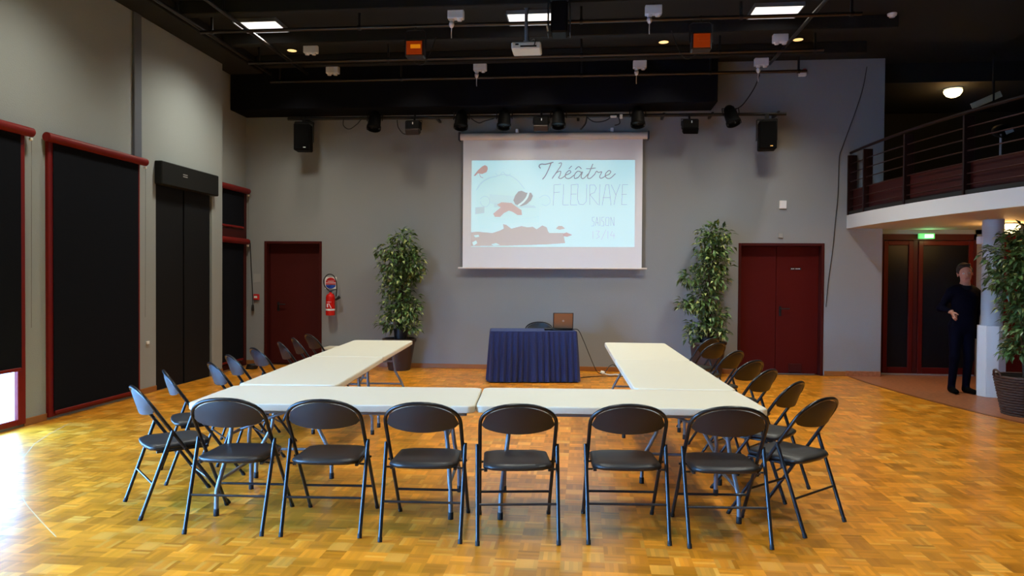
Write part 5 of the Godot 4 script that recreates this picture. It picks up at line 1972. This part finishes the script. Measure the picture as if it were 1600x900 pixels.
	for q in [[[Vector3(-3.95, 4.14, 0.02), Vector3(-3.95, 4.02, 0.03), Vector3(-3.85, 3.96, 0.03), Vector3(-3.72, 4.04, 0.03), Vector3(-3.62, 4.14, 0.02), Vector3(-3.45, 4.16, 0.02)], "looped black lead hanging from the left part of the lighting bar"], [[Vector3(-3.05, 4.1, 0.02), Vector3(-3.03, 3.98, 0.02), Vector3(-2.95, 3.88, 0.02), Vector3(-2.86, 3.86, 0.04)], "thin lead to the left box flood light"], [[Vector3(-1.82, 4.1, 0.02), Vector3(-1.7, 4.03, 0.03), Vector3(-1.6, 4.06, 0.03), Vector3(-1.45, 4.1, 0.02)], "short slack lead above the left half of the screen"], [[Vector3(0.04, 4.14, 0.02), Vector3(0.02, 4.0, 0.03), Vector3(-0.06, 3.9, 0.03)], "black plug hanging above the right half of the screen"], [[Vector3(0.04, 4.1, 0.02), Vector3(0.16, 4.02, 0.03), Vector3(0.34, 4.04, 0.03), Vector3(0.5, 4.14, 0.02), Vector3(0.56, 4.0, 0.03), Vector3(0.48, 3.96, 0.03)], "slack lead draped along the bar above the screen's right half"], [[Vector3(2.69, 4.7, 0.1), Vector3(2.62, 4.5, 0.05), Vector3(2.45, 4.25, 0.05), Vector3(2.3, 4.16, 0.05)], "lead running from the right socket box down to the tilted spotlight"]]:
		b = Mb.new()
		for i in q[0].size():
			q[0][i].z += z
		b.tube(smooth_path(q[0], 5), 0.012 if k == 3 else 0.008, 6)
		tag(part("lead", b, M.cable_black), q[1], "cable", "leads on the lighting bar")
		k += 1
	o = thing("bar_socket", "small white socket on the lighting bar beside the right-hand spotlight", "socket", Vector3(0.58, 4.10, z + 0.03))
	b = Mb.new()
	b.box(Vector3.ZERO, Vector3(0.045, 0.07, 0.03), 0.006)
	b.box(Vector3(-0.12, 0.0, 0.0), Vector3(0.1, 0.035, 0.03), 0.006)
	part("housing", b, M.plug_white, o)


# ------------------------------------------------------------------ things fixed to the walls
func wall_things() -> void:
	# extinguisher and its sign
	var o := thing("safety_sign", "square sign with red and blue disc above the fire extinguisher", "sign", Vector3(-4.285, 1.42, ZB))
	var b := Mb.new()
	b.box(Vector3(0, 0, 0.003), Vector3(0.205, 0.205, 0.006), 0.001)
	part("plate", b, M.label_white, o)
	for s in [1, -1]:
		b = Mb.new()
		for i in 16:
			var t0 := PI * i / 16
			var t1 := PI * (i + 1) / 16
			var r := 0.088
			var c := Vector3(0, 0.005 if s > 0 else -0.035, 0.0075)
			if s > 0:
				b.flat(c, c + Vector3(cos(t0) * r, sin(t0) * r, 0), c + Vector3(cos(t1) * r, sin(t1) * r, 0))
			else:
				b.flat(c, c + Vector3(cos(t0 + PI) * r, sin(t0 + PI) * r * 0.7, 0), c + Vector3(cos(t1 + PI) * r, sin(t1 + PI) * r * 0.7, 0))
		part("sign_field", b, M.sign_red if s > 0 else M.sign_blue, o)
	b = Mb.new()
	b.box(Vector3(0, -0.018, 0.0075), Vector3(0.176, 0.024, 0.002))
	part("sign_band", b, M.sign_red, o)
	b = Mb.new()
	for i in 9:
		b.box(Vector3(-0.05 + i * 0.0125, 0.028, 0.0085), Vector3(0.008, 0.012, 0.002))
	part("lettering", b, M.label_white, o)
	o = thing("fire_extinguisher", "red fire extinguisher with black hose hung beside the left door", "extinguisher", Vector3(-4.255, 0.87, ZB + 0.1))
	b = Mb.new()
	b.lathe(Vector3.ZERO, [Vector2(0.0, 0.0), Vector2(0.068, 0.0), Vector2(0.077, 0.012), Vector2(0.077, 0.31), Vector2(0.066, 0.345), Vector2(0.035, 0.372), Vector2(0.02, 0.376), Vector2(0.02, 0.395), Vector2(0.0, 0.395)], 24)
	part("cylinder", b, M.extinguisher_red, o)
	b = Mb.new()
	b.lathe(Vector3.ZERO, [Vector2(0.0775, 0.085), Vector2(0.0778, 0.086), Vector2(0.0778, 0.112), Vector2(0.0775, 0.113)], 24)
	for i in 6:
		b.box(Vector3(-0.03 + i * 0.012, 0.23, 0.0755 - absf(i - 2.5) * 0.003), Vector3(0.008, 0.014, 0.006))
	b.box(Vector3(0.02, 0.165, 0.075), Vector3(0.008, 0.09, 0.006), 0.0, Basis(Vector3.BACK, 0.5))
	b.box(Vector3(-0.025, 0.17, 0.073), Vector3(0.02, 0.06, 0.006))
	part("label_print", b, M.label_white, o)
	b = Mb.new()
	b.box(Vector3(0.0, 0.41, 0), Vector3(0.05, 0.035, 0.04), 0.005)
	b.box(Vector3(0.05, 0.43, 0), Vector3(0.13, 0.016, 0.03), 0.004, Basis(Vector3.BACK, 0.22))
	part("valve_lever", b, M.case_end, o)
	b = Mb.new()
	b.tube(smooth_path([Vector3(-0.025, 0.42, 0.01), Vector3(-0.09, 0.5, 0.03), Vector3(-0.105, 0.6, 0.03), Vector3(-0.04, 0.69, 0.02), Vector3(0.05, 0.68, 0.02), Vector3(0.105, 0.58, 0.02), Vector3(0.115, 0.44, 0.02), Vector3(0.105, 0.32, 0.02)], 5), 0.0095, 8)
	b.lathe(Vector3(0.115, 0.28, 0.01), [Vector2(0.014, -0.03), Vector2(0.03, 0.06), Vector2(0.0, 0.062)], 12, Basis(Vector3.BACK, -0.9))
	part("hose", b, M.rubber, o)
	b = Mb.new()
	b.box(Vector3(0, 0.3, -0.085), Vector3(0.06, 0.14, 0.03), 0.004)
	part("bracket", b, M.steel_black, o)
	# alarm call point and a notice
	o = thing("call_point", "small red fire alarm call point left of the dark red door", "alarm", Vector3(-5.60, 1.167, ZB))
	b = Mb.new()
	b.box(Vector3(0, 0, 0.02), Vector3(0.1, 0.1, 0.04), 0.008)
	part("housing", b, M.sign_red, o)
	b = Mb.new()
	b.box(Vector3(-0.005, 0.0, 0.042), Vector3(0.055, 0.036, 0.004), 0.001)
	part("label_plate", b, M.label_white, o)
	b = Mb.new()
	b.box(Vector3(-5.597, 1.49, ZB + 0.002), Vector3(0.13, 0.15, 0.004), 0.001)
	tag(part("notice_sheet", b, M.paper_gray), "grey notice sheet on the wall above the red call point", "notice")
	b = Mb.new()
	b.tube(smooth_path([Vector3(-5.7, 2.1, ZB + 0.05), Vector3(-5.69, 1.7, ZB + 0.03), Vector3(-5.67, 1.35, ZB + 0.03), Vector3(-5.66, 1.02, ZB + 0.03)], 4), 0.008, 6)
	b.lathe(Vector3(-5.66, 0.98, ZB + 0.03), [Vector2(0.0, -0.06), Vector2(0.025, -0.05), Vector2(0.018, 0.05), Vector2(0.0, 0.06)], 10)
	tag(part("pull_cord", b, M.cable_black), "black cord with a weight hanging in the left back corner", "cord")
	# switch plate
	o = thing("wall_switch", "small white square plate on the wall above the red double door", "switch", Vector3(3.175, 2.73, ZB))
	b = Mb.new()
	b.box(Vector3(0, 0, 0.012), Vector3(0.11, 0.13, 0.024), 0.005)
	part("plate", b, M.device_gray, o)
	o = thing("sensor_plate", "small grey square plate close above the red double door", "plate", Vector3(3.145, 2.235, ZB))
	b = Mb.new()
	b.box(Vector3(0, 0, 0.012), Vector3(0.075, 0.075, 0.024), 0.005)
	part("plate", b, M.paper_gray, o)
	o = thing("wall_socket", "tiny white socket low on the left wall before the black doors", "socket", Vector3(XL, 0.66, -8.75))
	b = Mb.new()
	b.box(Vector3(0.008, 0, 0), Vector3(0.016, 0.04, 0.06), 0.003)
	part("plate", b, M.label_white, o)
	# cable down the wall at the balcony end
	b = Mb.new()
	var zz := ZB + 0.012
	b.tube(smooth_path([Vector3(4.43, 4.9, zz), Vector3(4.36, 4.5, zz), Vector3(4.2, 4.0, zz), Vector3(4.07, 3.62, zz), Vector3(4.03, 3.45, zz), Vector3(4.02, 2.9, zz), Vector3(3.99, 2.52, zz), Vector3(3.95, 2.0, zz), Vector3(3.89, 1.5, zz), Vector3(3.86, 1.1, zz)], 4), 0.0055, 6)
	tag(part("wall_cable", b, M.cable_black), "black cable running down the wall at the end of the balcony", "cable")
	# low white heater and a dark bag of cable by the left corner
	o = thing("low_bench", "low white bench against the wall between the left door and plant", "bench", Vector3(-3.98, 0, -11.62))
	b = Mb.new()
	b.loft(rrect(0.62, 0.3, 0.02, 3), [Vector2(0.315, 0.0), Vector2(0.345, 0.0), Vector2(0.35, 0.005)])
	part("top", b, M.table_plastic, o)
	for sx in [-1.0, 1.0]:
		for sz in [-1.0, 1.0]:
			b = Mb.new()
			b.box(Vector3(sx * 0.27, 0.158, sz * 0.12), Vector3(0.035, 0.316, 0.035), 0.003)
			part("leg", b, M.table_leg, o)
	o = thing("cable_coil", "small black cable coil lying on the floor by the recessed window", "cable", Vector3(-5.42, 0, -11.25))
	b = Mb.new()
	for i in 4:
		var pts := []
		for k in 20:
			var t := TAU * k / 20
			pts.append(Vector3(0.085 * cos(t) + 0.01 * i, 0.014 + i * 0.018, 0.07 * sin(t)))
		b.tube(pts, 0.013, 6, false, true)
	part("lead", b, M.cable_black, o)
